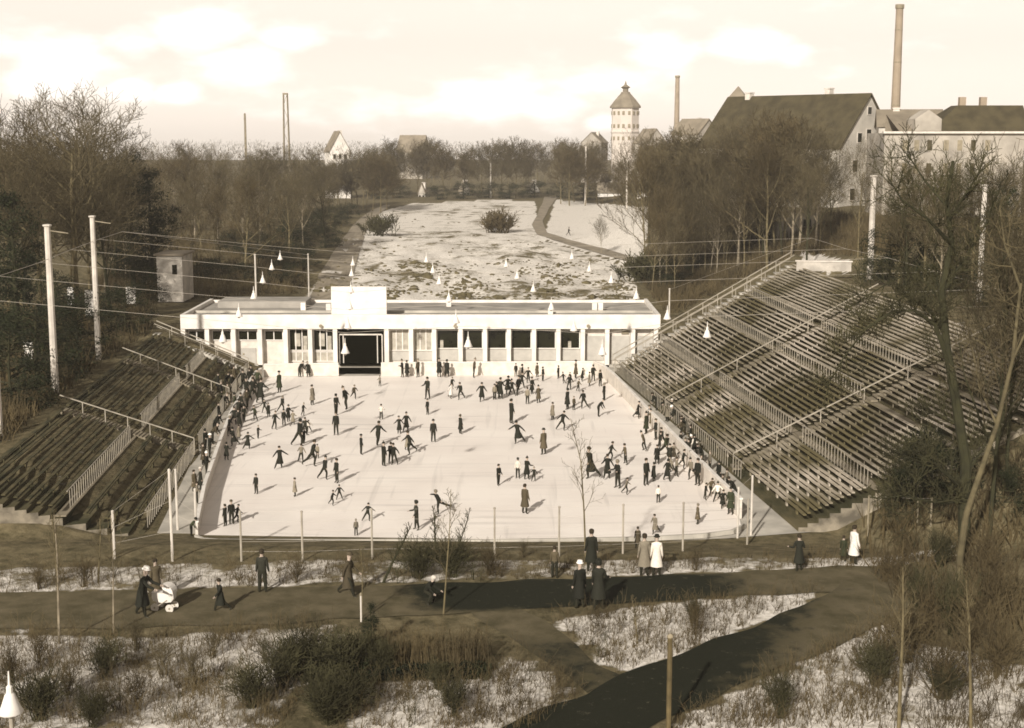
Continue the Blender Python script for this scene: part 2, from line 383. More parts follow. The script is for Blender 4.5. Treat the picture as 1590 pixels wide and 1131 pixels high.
dry = N(nt.nodes, 'ShaderNodeValToRGB'); nt.links.new(n1, dry.inputs[0]); dry.color_ramp.elements[0].position = .3; dry.color_ramp.elements[0].color = (.055, .047, .022, 1); dry.color_ramp.elements[1].position = .7; dry.color_ramp.elements[1].color = (.14, .114, .068, 1)
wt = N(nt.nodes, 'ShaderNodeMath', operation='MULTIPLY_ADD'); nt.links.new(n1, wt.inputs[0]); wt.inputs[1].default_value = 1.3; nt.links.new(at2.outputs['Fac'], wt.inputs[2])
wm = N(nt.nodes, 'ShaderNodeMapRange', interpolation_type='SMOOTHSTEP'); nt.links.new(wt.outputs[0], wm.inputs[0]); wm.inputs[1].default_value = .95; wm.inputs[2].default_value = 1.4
mx = N(nt.nodes, 'ShaderNodeMix', data_type='RGBA'); nt.links.new(wm.outputs[0], mx.inputs[0]); nt.links.new(dry.outputs[0], mx.inputs[6]); mx.inputs[7].default_value = (.013, .014, .007, 1)  # dark tone: damp on the main path, painted shade on the branch path
sn = noise(2.6, 9, .75); sr = N(nt.nodes, 'ShaderNodeMapRange'); nt.links.new(sn, sr.inputs[0]); sr.inputs[1].default_value = .60; sr.inputs[2].default_value = .70; sr.inputs[4].default_value = .55
mx2 = N(nt.nodes, 'ShaderNodeMix', data_type='RGBA'); nt.links.new(sr.outputs[0], mx2.inputs[0]); nt.links.new(mx.outputs[2], mx2.inputs[6]); mx2.inputs[7].default_value = (.20, .17, .12, 1)
nt.links.new(mx2.outputs[2], b.inputs['Base Color'])
bp = N(nt.nodes, 'ShaderNodeBump'); bp.inputs['Strength'].default_value = .6; bp.inputs['Distance'].default_value = .06; nt.links.new(sn, bp.inputs['Height']); nt.links.new(bp.outputs[0], b.inputs['Normal'])
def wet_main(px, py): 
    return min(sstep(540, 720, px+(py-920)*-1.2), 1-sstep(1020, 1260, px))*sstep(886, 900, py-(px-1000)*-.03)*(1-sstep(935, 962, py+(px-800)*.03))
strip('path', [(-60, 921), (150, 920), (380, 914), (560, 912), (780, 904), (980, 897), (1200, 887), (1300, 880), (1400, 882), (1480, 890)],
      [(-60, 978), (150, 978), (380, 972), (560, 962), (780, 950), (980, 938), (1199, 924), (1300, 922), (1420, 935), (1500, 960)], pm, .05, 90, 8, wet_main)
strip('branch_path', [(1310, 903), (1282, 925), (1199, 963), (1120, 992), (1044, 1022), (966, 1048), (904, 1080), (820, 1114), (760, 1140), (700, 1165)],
      [(1425, 935), (1372, 966), (1335, 991), (1270, 1017), (1211, 1038), (1130, 1075), (1050, 1113), (1000, 1138), (960, 1160), (920, 1180)], pm, .055, 70, 8, lambda px, py: 1-.95*sstep(1120, 1390, px+(py-940)*.8))  # cast shade painted into the branch path, fading towards its far end
strip('footpath', [(790, 940), (845, 965), (885, 1000), (925, 1030), (966, 1050)], [(725, 952), (790, 990), (830, 1015), (870, 1045), (910, 1078)], pm, .045, 30, 5, lambda px, py: .55*sstep(960, 1010, py))
strip('park_road', [(846, 306), (836, 330), (826, 350), (834, 365), (880, 380), (940, 397), (990, 412), (1040, 420)], [(866, 306), (852, 325), (843, 345), (850, 362), (890, 375), (945, 389), (990, 402), (1040, 410)], M['asphalt'], .12, 60, 4)
strip('side_track', [(478, 470), (500, 420), (520, 390), (548, 350), (575, 328), (600, 318)], [(540, 470), (548, 425), (556, 400), (570, 356), (590, 332), (606, 320)], M['asphalt'], .12, 50, 5)

# rink ice, apron
def poly_sheet(name, pts, z, m, kind='structure'):
    mb = MB(); vs = [at(px, py, z) for px, py in pts]; mb.add(vs, [tuple(range(len(vs)))[::-1]])
    o = mb.build(name, m); bm = bmesh.new(); bm.from_mesh(o.data); bmesh.ops.triangulate(bm, faces=bm.faces[:]); bmesh.ops.recalc_face_normals(bm, faces=bm.faces[:])
    for f in bm.faces:
        if f.normal.z < 0: f.normal_flip()
    bm.to_mesh(o.data); bm.free(); return tag(o, None, None, kind=kind)
M['ice'] = mat('ice', (.84, .775, .70), .55, .1, .25, col2=(.77, .70, .63), detail=10, spec=.25)
nt = M['ice'].node_tree; b = nt.nodes['Principled BSDF']; src = b.inputs['Base Color'].links[0].from_socket; tcc = nt.nodes['Texture Coordinate']
for rot, sc_, k in ((.5, (.10, 1.5, 1), .84), (-.7, (1.8, .09, 1), .86), (1.9, (.07, 1.1, 1), .88), (0, (.12, .15, 1), .90)):      # skate scratches and scraped snow
    m_ = N(nt.nodes, 'ShaderNodeMapping'); m_.inputs['Rotation'].default_value = (0, 0, rot); m_.inputs['Scale'].default_value = sc_; nt.links.new(tcc.outputs['Object'], m_.inputs[0])
    n_ = N(nt.nodes, 'ShaderNodeTexNoise'); n_.inputs['Scale'].default_value = .9; n_.inputs['Detail'].default_value = 4; n_.inputs['Distortion'].default_value = .6; nt.links.new(m_.outputs[0], n_.inputs[0])
    r_ = N(nt.nodes, 'ShaderNodeMapRange'); nt.links.new(n_.outputs[0], r_.inputs[0]); r_.inputs[1].default_value = .60; r_.inputs[2].default_value = .70; r_.inputs[3].default_value = 1; r_.inputs[4].default_value = k
    x_ = N(nt.nodes, 'ShaderNodeMix', data_type='RGBA', blend_type='MULTIPLY'); x_.inputs[0].default_value = 1; nt.links.new(src, x_.inputs[6]); nt.links.new(r_.outputs[0], x_.inputs[7]); src = x_.outputs[2]
nt.links.new(src, b.inputs['Base Color'])
ICE = [(304, 836), (316, 841), (340, 843), (760, 843), (1000, 839), (1090, 834), (1135, 828), (1152, 820), (1148, 806), (1115, 772), (1050, 704), (1003, 655), (955, 603), (938, 588), (920, 581), (640, 583), (410, 586), (398, 592), (385, 612), (360, 655), (342, 704), (318, 775)]
poly_sheet('apron', [(235, 846), (430, 848), (900, 846), (1130, 836), (1262, 826), (1250, 812), (960, 574), (940, 560), (370, 562), (362, 585)], .03, M['concrete'])
poly_sheet('ice_rink', ICE, .06, M['ice'])

# ---------------------------------------------------------------- rink barrier
bar = thing('rink_barrier', 'low pale board barrier running round three sides of the ice', 'barrier', at(640, 583))
inv = bar.location.copy()
def rel(p): return Vector(p)-inv
def wall_along(mb, pts, h, w, z0=0.0):
    for a, c in zip(pts, pts[1:]):
        a2 = Vector((a.x, a.y, z0+h/2)); c2 = Vector((c.x, c.y, z0+h/2)); mb.beam(rel(a2), rel(c2), w, h)
for side in ([(306, 835), (318, 775), (342, 704), (360, 655), (385, 612), (398, 592), (406, 587)], [(410, 585.5), (526, 584)], [(592, 583.5), (640, 583), (780, 582), (920, 581)], [(924, 581.5), (938, 588), (955, 603), (1003, 655), (1050, 704), (1115, 772), (1150, 806)]):
    pts = [at(x, y, .06) for x, y in side]; bh = .78 if side[0][0] == 306 else 1.05; mb = MB(); wall_along(mb, pts, bh, .12, .06); mb.build('board', M['offwhite'], bar)
    mb = MB(); wall_along(mb, pts, .08, .2, .062+bh); mb.build('capping_rail', M['white'], bar)
mb = MB(); wall_along(mb, [at(x, y, 0) for x, y in [(304, 839), (316, 844), (340, 846), (760, 846.5), (1000, 842), (1092, 837), (1137, 831), (1156, 822)]], .22, .15, .06); mb.build('kerb', M['concrete'], bar)

# ---------------------------------------------------------------- clubhouse
FY = at(640, 571).y          # facade plane
def fx(px): return (px-PW/2)/F*(FY*CP+(CH-2.5)*SP)
def fz(py):
    v = ray(650, py); return CH+v.z*FY/v.y
club = thing('rink_pavilion', 'long low white flat roofed pavilion at far end of the ice rink', 'pavilion', (fx(652), FY, 0))
ci = Vector(club.location)
def W(mb, x0, x1, z0, z1, y0, y1): mb.box(((x0+x1)/2-ci.x, (y0+y1)/2-ci.y, (z0+z1)/2), (x1-x0, y1-y0, z1-z0))
zt, zb = fz(489), fz(511)
XL, XR = fx(281), fx(1025)
DEEP = at(650, 464, zt).y-FY
cols = [284, 321, 362, 403, 443, 481, 520, 600, 638, 674, 715, 753, 790, 829, 867, 905, 943, 983, 1019]
mb = MB(); W(mb, fx(286), XR-.4, 0, zb-.01, FY+.9, FY+DEEP-.3); mb.build('wall', M['offwhite'], club)
mb = MB(); W(mb, XL, XR, zb, zt, FY, FY+.35); W(mb, XL, XL+.3, zb, zt, FY+.35, FY+DEEP); W(mb, XR-.3, XR, zb, zt, FY+.35, FY+DEEP); W(mb, XL+.3, XR-.3, zb, zt-.1, FY+DEEP-.3, FY+DEEP); mb.build('fascia', M['white'], club)
rf = MB(); W(rf, XL+.3, XR-.3, zb+.1, zt-.35, FY+.35, FY+DEEP-.3); rfo = rf.build('roof', M['roofing'], club)
mb = MB(); W(mb, XL+.3, XR-.3, zt-.35, zt-.15, FY+4.2, FY+4.5); mb.build('roof_ridge', M['concrete'], rfo)
mb = MB(); W(mb, fx(310), fx(455), zt-.35, zt+.25, FY+DEEP-4.5, FY+DEEP-.6); mb.build('raised_roof', M['roofing'], rfo)
for px, dy, h in [(928, 5, .8), (938, 5.4, .8), (456, 6, .7), (497, 6, .6), (856, 3, .5), (690, 9, .5)]:
    mb = MB(); W(mb, fx(px)-.22, fx(px)+.22, zt-.35, zt-.35+h, FY+dy, FY+dy+.44); mb.build('roof_vent', M['white'], rfo)
zw0, zw1 = fz(544), fz(514); zs = fz(562)
for px in cols:
    mb = MB(); W(mb, fx(px)-.19, fx(px)+.19, 0, zb-.004, FY+.1, FY+.9); mb.build('column', M['white'], club)
def frame_window(x0, x1, z0, z1, kind, nm=1):
    mb = MB(); fw = .08
    W(mb, x0, x1, z0, z0+fw, FY+.78, FY+.88); W(mb, x0, x1, z1-fw, z1, FY+.78, FY+.88)
    for k in range(nm+1):
        x = x0+(x1-x0-fw)*k/nm; W(mb, x, x+fw, z0+fw, z1-fw, FY+.78, FY+.88)
    fr = mb.build('window', M['white'], club)
    mb = MB(); W(mb, x0+fw/2, x1-fw/2, z0+fw/2, z1-fw/2, FY+.84, FY+.895); mb.build('pane', M[kind], fr)
    return fr
rr = random.Random(4)
for i, (a, c) in enumerate(zip(cols, cols[1:])):
    x0, x1 = fx(a)+.2, fx(c)-.2
    if i < 4:
        frame_window(x0+.1, x1-.1, fz(531), fz(515), 'glass', 2)
        if i == 2: mb = MB(); W(mb, x0+.3, x1-.3, 0.1, fz(543), FY+.82, FY+.89); d = mb.build('door', M['panel'], club); mb = MB(); W(mb, x0+.45, x0+.6, 1, 1.15, FY+.78, FY+.82); mb.build('handle', M['rust'], d)
    elif i in (4, 5):
        frame_window(x0, x1, fz(547), fz(513), 'glass', 3); frame_window(x0, x1, fz(564), fz(548), 'curtain', 3)
        mb = MB(); W(mb, x0+.5, x0+1.0, fz(540), fz(520), FY+.81, FY+.838); W(mb, x0+1.25, x0+1.6, fz(546), fz(524), FY+.81, FY+.838); mb.build('curtain', M['curtain'], club)
    elif i == 6: pass
    elif i in (7, 8):
        frame_window(x0, x1, fz(547), fz(513), 'curtain', 3); mb = MB(); W(mb, x0, x1, fz(562), fz(548.5), FY+.8, FY+.89); mb.build('panel', M['panel'], club)
    elif i < 15:
        frame_window(x0, x1, zw0, zw1, 'glass', 1)
        if rr.random() < .7:
            w = x0+.2+rr.random()*.9; mb = MB(); W(mb, w, w+.28, zw0+.1, zw0+.5+rr.random()*.7, FY+.80, FY+.836); mb.build('curtain', M['curtain'], club)
        mb = MB(); W(mb, x0, x1, zs, zw0-.06, FY+.8, FY+.89); mb.build('panel', M['panel'], club)
        mb = MB(); W(mb, x0, x1, zw1+.03, zb-.06, FY+.8, FY+.89); mb.build('transom_panel', M['panel'], club)
    else:
        mb = MB(); W(mb, x0+.05, x1-.05, fz(508), fz(502) if fz(502) < zb else zb-.05, FY+.8, FY+.89); W(mb, x0+.05, x1-.05, fz(562), fz(524), FY+.8, FY+.89); mb.build('panel', M['panel'], club)
        if i == 16: mb = MB(); W(mb, fx(966), fx(977), fz(521), fz(512), FY+.76, FY+.87); mb.build('air_grille', M['rust'], club)
# doorway: black box stands in for its unlit inside, wall not cut
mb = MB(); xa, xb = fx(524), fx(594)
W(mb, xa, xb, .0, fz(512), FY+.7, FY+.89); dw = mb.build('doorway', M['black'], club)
mb = MB(); W(mb, xa+.05, xa+.13, .1, fz(521), FY+.5, FY+.6); W(mb, xb-.55, xb-.47, .1, fz(521), FY+.5, FY+.6); W(mb, xa+.4, xa+.48, .1, fz(521), FY+.5, FY+.6); W(mb, xb-.13, xb-.05, .1, fz(521), FY+.5, FY+.6); W(mb, xa+.13, xb-.13, fz(522), fz(520), FY+.5, FY+.6); mb.build('door_frame', M['offwhite'], dw)
for px in (499, 707, 913):
    mb = MB(); mb.tube([rel(Vector((fx(px), FY-.25, fz(506))))+inv-ci, rel(Vector((fx(px), FY-.02, fz(506))))+inv-ci], [.16, .1], 8); mb.build('loudspeaker', M['rust'], club)
mp_ = [at(526, 572, .06), at(590, 572, .06), at(590, 580.5, .06), at(526, 580.5, .06)]; q0 = mp_[0]
t = thing('doorway_dark_sheet', 'added dark sheet carrying the doorway darkness over the floor before it', 'mat', q0); mb = MB(); mb.box((fx(559)-q0.x, FY+.28-q0.y, .19), (fx(591)-fx(527), .84, .14)); mb.add([p-q0+Vector((0, 0, dz)) for dz in (0, .05) for p in mp_], [(3, 2, 1, 0), (4, 5, 6, 7), (0, 1, 5, 4), (1, 2, 6, 5), (2, 3, 7, 6), (3, 0, 4, 7)]); mb.build('dark_sheet', M['black'], t)  # invented sheet: extends the painted doorway darkness across the lit floor
# white board on the roof
by = FY+.6
brd = thing('blank_roof_board', 'large blank white board standing on the pavilion roof above the dark doorway', 'board', (fx(557), by, zt-.35))
v0, v1 = at_depth(515, 485, by), at_depth(600, 441, by)
mb = MB(); mb.box((0, .2, (v1.z-v0.z)/2+.25), (v1.x-v0.x, .35, v1.z-v0.z)); mb.build('board', M['white'], brd)
mb = MB()
for x in (-2, -.7, .7, 2): mb.beam((x, .4, .02), (x, .4, 1.6), .1, .1); mb.beam((x, .42, 1.5), (x, 1.6, .05), .08, .08)
mb.build('support', M['rust'], brd)
# terrace in front
mb = MB(); mb.box((fx(650), FY-.0+.45, .12), (XR-XL-1, .7, .2)); tag(mb.build('paved_step', M['concrete']), None, None, kind='structure')

# ---------------------------------------------------------------- right grandstand
class Stand:
    def __init__(s, B0, B1, T0, T1): s.c = (B0, B1, T0, T1)
    def P(s, u, v, dz=0):
        B0, B1, T0, T1 = s.c; p = B0.lerp(B1, u).lerp(T0.lerp(T1, u), v); return Vector((p.x, p.y, p.z+dz))
B0, B1 = at(955, 572, .5), at(1240, 812, .5)
T0, Tm = at(1233, 412, 8.9), at(1555, 530, 8.1)
T1 = T0+(Tm-T0)*((T0.y-(B1.y-.0))/(T0.y-Tm.y))
RS = Stand(B0, B1, T0, T1)
def railing(mb, pts, h=1.0, step=.5, r=.025, rb=.015, mid=False):
    for a, c in zip(pts, pts[1:]):
        mb.beam(a+Vector((0, 0, h)), c+Vector((0, 0, h)), r*2, r*2)
        if mid: mb.beam(a+Vector((0, 0, h*.5)), c+Vector((0, 0, h*.5)), rb*2, rb*2)
        n = max(1, int((c-a).length/step))
        for k in range(n): p = a.lerp(c, k/n); mb.beam(p, p+Vector((0, 0, h)), rb*2, rb*2)
def make_stand(S, label, group, walk, wide, rows, aisles, bmat, gap, rail_ranges, side_rail=True, aisle_v=(0, 1), aislerail=M['metal']):
    base = S.P(.5, 0); t = thing('grandstand', label, 'grandstand', base, 0, group)
    L = lambda p: Vector(p)-base
    # terrace body: stepped profile swept along u
    vs = sorted(set([0]+walk+wide+rows+[1]))
    mb = MB(); NU = 14
    prof = []
    for a, c in zip(vs, vs[1:]):
        prof.append((a, a)); prof.append((c, a))     # tread at height of a
    prof.append((1, 1))
    grid = []
    for i in range(NU+1):
        u = i/NU; rowp = []
        for pv, hv in prof:
            p = S.P(u, pv); q = S.P(u, hv); rowp.append(mb_add(mb, L((p.x, p.y, q.z-.25))))
        p = S.P(u, 1); rowp.append(mb_add(mb, L((p.x+(.4 if S.c[2].x > 0 else -.4), p.y, p.z-.25)))); rowp.append(mb_add(mb, L((p.x+(.4 if S.c[2].x > 0 else -.4), p.y, -1))))
        p = S.P(u, 0); rowp.insert(0, mb_add(mb, L((p.x, p.y, -1))))
        grid.append(rowp)
    for a, c in zip(grid, grid[1:]):
        for k in range(len(a)-1): mb.f.append((a[k], a[k+1], c[k+1], c[k])); mb.m.append(0)
    mb.f.append(tuple(grid[0])); mb.f.append(tuple(grid[-1])[::-1]); mb.m += [0, 2]
    for a, c in zip(rows, rows[1:]):
        if c-a < .045 and S.c[2].x < 0:
            m_ = (a+c)/2+.003; q0, q1 = S.P(0.003, m_), S.P(.997, m_); h0, h1 = S.P(0.003, a).z-.21, S.P(.997, a).z-.21
            mb.beam(L((q0.x, q0.y, h0)), L((q1.x, q1.y, h1)), .13, .05, 1)
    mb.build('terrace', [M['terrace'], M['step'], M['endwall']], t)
    def spans():
        e = [0.004]+sum([[a-gap, a+gap] for a in aisles], [])+[.996]; return [(e[i], e[i+1]) for i in range(0, len(e), 2)]
    for v in rows:
        rq = random.Random(v)
        for (a, c) in spans():
            n = 6; mb = MB(); hs = [rq.uniform(-.035, .035) for _ in range(n+1)]
            for k in range(n):
                u0, u1 = a+(c-a)*k/n, a+(c-a)*(k+1)/n
                mb.beam(L(S.P(u0, v, .18+hs[k])), L(S.P(u1, v, .18+hs[k+1])), .2, .05)
                mb.beam(L(S.P(u0+.003, v+.003, -.24)), L(S.P(u0+.003, v+.003, .17)), .05, .05)
            mb.build('bench', bmat, t)
    for v in wide:
        for (a, c) in spans():
            mb = MB(); nn = 7
            for k in range(nn):
                u0, u1 = a+(c-a)*k/nn, a+(c-a)*(k+1)/nn; e0 = rq.uniform(-.03, .03)
                for dv in (-.006, .008): mb.beam(L(S.P(u0, v+dv, .2+e0)), L(S.P(u1, v+dv, .2-e0)), .17, .07)
                mb.beam(L(S.P(u0+.002, v+.001, -.25)), L(S.P(u0+.002, v+.001, .18)), .09, .3)
            mb.build('front_bench', bmat, t)
    for v in walk:
        mb = MB(); mb.beam(L(S.P(0.002, v+.014, -.21)), L(S.P(.998, v+.014, -.21)), .55, .06); mb.build('walkway', M['step'], t)
    for v, segs in rail_ranges:
        for (a, c) in segs:
            mb = MB(); n = max(1, int((c-a)*8)); railing(mb, [L(S.P(a+(c-a)*k/n, v-.004, -.2)) for k in range(n+1)], 1.05, .5); mb.build('walkway_railing', aislerail, t)
    for a in aisles:
        mb = MB(); n = 40
        for k in range(n): mb.box(L(S.P(a, (k+.5)/n, -.12)), (.42, 1.2, .1))
        mb.build('aisle_steps', M['step'], t)
        mb = MB(); v0, v1 = aisle_v; pts = [L(S.P(a+gap*.7, v0+(v1-v0)*k/6, -.2)) for k in range(7)]
        railing(mb, pts, 1.1, 2.6, .032, .025); mb.build('handrail', M['metal'], t)
    if side_rail:
        mb = MB()
        for k in range(30): mb.box(L(S.P(-.012, (k+.5)/30, -.05)), (.56, .95, .14))
        mb.build('side_steps', M['concrete'], t)
        mb = MB(); railing(mb, [L(S.P(-.022, k/6, .0)) for k in range(7)], 1.0, 1.5, .035, .025, True); mb.build('side_railing', M['metal'], t)
        mb = MB(); railing(mb, [L(S.P(.0, k/6, .0)) for k in range(7)], .9, 1.5, .03, .02); mb.build('side_railing', M['metal'], t)
    return t
def mb_add(mb, p): mb.v.append(tuple(p)); return len(mb.v)-1
def vr(a, c, n): return [a+(c-a)*k/(n-1) for k in range(n)]
F2, F3, F4 = .25, .52, .72
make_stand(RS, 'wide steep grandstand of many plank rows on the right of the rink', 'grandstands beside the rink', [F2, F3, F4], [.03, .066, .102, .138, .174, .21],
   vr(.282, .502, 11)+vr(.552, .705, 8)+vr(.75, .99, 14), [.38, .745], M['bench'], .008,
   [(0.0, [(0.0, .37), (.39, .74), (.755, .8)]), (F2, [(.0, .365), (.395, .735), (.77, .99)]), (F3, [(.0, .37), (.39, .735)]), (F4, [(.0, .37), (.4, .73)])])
# ---------------------------------------------------------------- left grandstand
LB0, LB1 = at(384, 578, .3), at(220, 826, .3)
LT0, LT1 = at(240, 519, 3.3), at(-62, 760, 3.3)
LS = Stand(LB0, LB1, LT0, LT1)
make_stand(LS, 'low dark grandstand with shade-dark benches and thin rails left of the rink', 'grandstands beside the rink', [.45], [.08, .2, .32],
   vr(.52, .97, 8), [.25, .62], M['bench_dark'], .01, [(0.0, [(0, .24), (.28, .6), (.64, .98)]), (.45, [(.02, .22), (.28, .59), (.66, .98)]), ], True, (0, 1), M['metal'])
# white landing above the far end of the right stand
lw = thing('white_landing_wall', 'short white parapet wall at the top far corner of right stand', 'wall', at(1280, 418, 8.9))
mb = MB(); mb.box((0, .3, .2), (4.6, .35, .8), R(-8)); mb.build('wall', M['panel2'], lw); mb = MB(); mb.box((0, .3, .65), (4.8, .5, .1), R(-8)); mb.build('coping', M['offwhite'], lw)

# ---------------------------------------------------------------- lamps over the ice
ROWS = [[(346, 522), (536, 540), (727, 530), (935, 542), (1098, 515)], [(371, 484), (540, 502), (708, 494), (891, 506), (1036, 488)], [(394, 457), (543, 473), (697, 461), (856, 474), (988, 457)],
        [(408, 433), (545, 448), (682, 435), (828, 447), (949, 433)], [(422, 413), (546, 423), (672, 418), (803, 427), (915, 416)], [(435, 398), (548, 407), (662, 402), (786, 409), (888, 397)]]
mb = MB(); mb.lathe([(.26, 0), (.27, .03), (.2, .16), (.11, .42), (.075, .46)], 14); shade_me = mb.mesh('lamp_shade', M['white'], True)
mb = MB(); mb.lathe([(.075, .46), (.07, .6), (.03, .64), (.015, .95)], 8); cap_me = mb.mesh('lamp_cap', M['white'])
mb = MB(); mb.ball((0, 0, 0), .12, 8); bulb_me = mb.mesh('bulb', M['offwhite'])
def lamp(p, desc, region, px, sc=.86):
    t = thing('hanging_lamp', '', 'lamp', p, 0, 'cone lamps hung over the rink'); t.scale = (sc, sc, sc)
    link('lamp_shade', shade_me, t); link('cap', cap_me, t); link('bulb', bulb_me, t); ranked(t, desc, region, px); return t
LEFTC = [at_depth(-140, 330, 60)]
rowname = ['nearest', 'second nearest', 'third nearest', 'fourth nearest', 'fifth nearest', 'farthest']
hung = []
for i, row in enumerate(ROWS):
    y = F/(30.08-.0)*1.0 if False else [73.1, 82.7, 92.6, 101.7, 111.6, 121.4][i]
    pts = []
    for (px, py) in row:
        p = at_depth(px, py+9*(73/y), y); lamp(p, 'white cone lamp', 'in the %s row of hanging lamps' % rowname[i], px)
        pts.append(p+Vector((0, 0, 1.09)))
    hung.append(pts)
# ---------------------------------------------------------------- poles
def pole(name, px, ytop, ybase, z, r, cat, label, m='pole', group=None, arm=False, gnd=False):
    p = ground(px, ybase) if gnd else at(px, ybase, z)
    top = at_depth(px, ytop, p.y).z
    t = thing(name, label, cat, p, 0, group); mb = MB(); mb.tube([(0, 0, -.5), (0, 0, top-p.z)], [r, r*.8], 8); mb.build('shaft', M[m], t)
    mb = MB(); mb.lathe([(r*.9, 0), (r*1.2, .03), (r*1.2, .12), (r*.5, .16)], 8, (0, 0, top-p.z)); mb.build('cap', M[m], t)
    if arm:
        mb = MB(); mb.beam((0, 0, top-p.z-.25), (1.4, 0, top-p.z-.45), .06, .06); mb.build('bracket', M['rust'], t)
    return t, Vector((p.x, p.y, top))
PG = 'pale concrete poles round the rink'
_, pA = pole('concrete_pole', 86, 352, 602, 3.2, .26, 'pole', 'thick pale pole with bracket beside the left stand, nearer of two', 'pole', PG, True)
_, pB = pole('concrete_pole', 153, 338, 552, 3.2, .24, 'pole', 'thick pale pole with bracket behind the left stand, farther of two', 'pole', PG, True)
_, pC = pole('concrete_pole', -1, 400, 668, 3.2, .22, 'pole', 'pale pole cut by the left edge of the view', 'pole', PG)
_, pD = pole('concrete_pole', 1351, 275, 425, 8.5, .28, 'pole', 'pale pole above the right stand below the gabled house', 'pole', PG)
_, pE = pole('concrete_pole', 1520, 290, 470, 8.0, .22, 'pole', 'pale pole behind right stand near the right edge', 'pole', PG)
_, pF = pole('concrete_pole', 398, 397, 470, 4.1, .1, 'pole', 'slim pale pole behind the pavilion roof left of the side track', 'pole', PG)
_, pG = pole('concrete_pole', 480, 396, 466, 0, .1, 'pole', 'slim pale pole behind the pavilion beside the side track', 'pole', PG)
_, pH = pole('concrete_pole', 909, 228, 318, 0, .35, 'pole', 'tall pale pole on top of the snowy bank, left one', 'pole', PG, gnd=True)
_, pI = pole('concrete_pole', 973, 240, 326, 0, .25, 'pole', 'tall pale pole on top of the snowy bank, right one', 'pole', PG, gnd=True)
_, pJ = pole('concrete_pole', 762, 254, 308, 0, .28, 'pole', 'slender pale pole at the far edge of the snowy field', 'pole', PG, gnd=True)
_, pK = pole('concrete_pole', 1039, 450, 492, .5, .1, 'pole', 'short slim pole beyond the right end of the pavilion', 'pole', PG, gnd=True)
def on_line(A, B, y, z):
    f = (y-A.y)/(B.y-A.y); return Vector((A.x+(B.x-A.x)*f, y, z))
LA = [on_line(pA, pB, p[0].y, p[0].z+1.3) for p in hung]; RA = [Vector((p[-1].x+19+i*.3, p[-1].y, p[-1].z+.7)) for i, p in enumerate(hung)]
mb = MB(); ch = [Vector((pC.x, pC.y, LA[0].z))]+LA+[Vector((pG.x, pG.y, pG.z))]
for a, c in zip(ch, ch[1:]): mb.tube([a, c], .02, 4)
tag(mb.build('overhead_cable', M['wire']), 'long overhead cable running behind the left stand', 'cable')
mb = MB(); ch = [Vector((RA[0].x+.5, 62, RA[0].z-.5))]+RA+[Vector((pK.x, pK.y, pK.z))]
for a, c in zip(ch, ch[1:]): mb.tube([a, c], .012, 4)
tag(mb.build('overhead_cable', M['wire']), 'long overhead cable running above the right stand', 'cable')
for i, pts in enumerate(hung):
    mb = MB(); chain = [LA[i]]+pts+[RA[i]]
    for a, c in zip(chain, chain[1:]): mb.tube([a, c], .009, 4)
    t = mb.build('span_wire', M['wire']); tag(t, 'thin span wire carrying the %s row of lamps over the ice' % rowname[i], 'wire', 'span wires over the rink')
for k, (ya, yb_) in enumerate([(388, 389), (402, 402), (423, 424), (436, 436), (512, 512)]):
    pass
# corner lamp, nearest to the viewer
t = thing('street_lamp', 'big white cone lamp at the bottom left corner of the view', 'lamp', at_depth(17, 1111, 29)-Vector((0, 0, 8.0)))
s5 = link('lamp_shade', shade_me, t, (0, 0, 8.05)); link('cap', cap_me, t, (0, 0, 8.05)); mb = MB(); mb.tube([(0, 0, 0), (0, 0, 8.05)], .05, 8); mb.build('post', M['metal'], t)

# ---------------------------------------------------------------- near fences
def gfence(name, label, posts, h, r, m, wires=3, sag=0, netting=False):
    base = ground(*posts[0][:2]); t = thing(name, label, 'fence', base)
    tops = []
    for q in posts:
        p = ground(q[0], q[1]); hh = (q[2] if len(q) > 2 else h)
        mb = MB(); mb.tube([p-base-Vector((0, 0, .3)), p-base+Vector((0, 0, hh))], r, 6); po = mb.build('post', m, t); mb = MB(); mb.ball(p-base+Vector((0, 0, hh)), r*1.3, 6); mb.build('post_cap', m, po); tops.append((p-base, hh))
    mb = MB()
    for (a, ha), (c, hc) in zip(tops, tops[1:]):
        for k in range(wires):
            f = (k+1)/wires; mb.tube([a+Vector((0, 0, ha*f)), c+Vector((0, 0, hc*f))], .0045, 3)
    mb.build('wire', M['wire'], t); return t
gfence('wire_fence', 'thin wire fence on pale posts along the near side of the ice', [(375, 872), (470, 872), (578, 868), (768, 866), (868, 864), (967, 860), (1060, 856), (1160, 846)], 2.3, .05, M['metal'], 5)
gfence('wire_fence', 'pale posts with wires at the near end of the left stand', [(178, 868, 2.2), (268, 872, 4.2)], 2, .06, M['pole'], 3)
gfence('wire_fence', 'two tall white posts at the right end of the ice by the stand', [(1145, 836, 2.6), (1166, 832, 3.1)], 2.6, .055, M['pole'], 2)
gfence('wire_fence', 'sparse pale posts near the tree at the right of the stand', [(1347, 832, 2), (1424, 812, 1.2), (1445, 818, 1.4)], 1.4, .05, M['rust'], 1)
gfence('gate', 'white gate posts between left stand and the rink corner', [(276, 824, 3.2), (305, 832, 2.4)], 2, .06, M['pole'], 4)
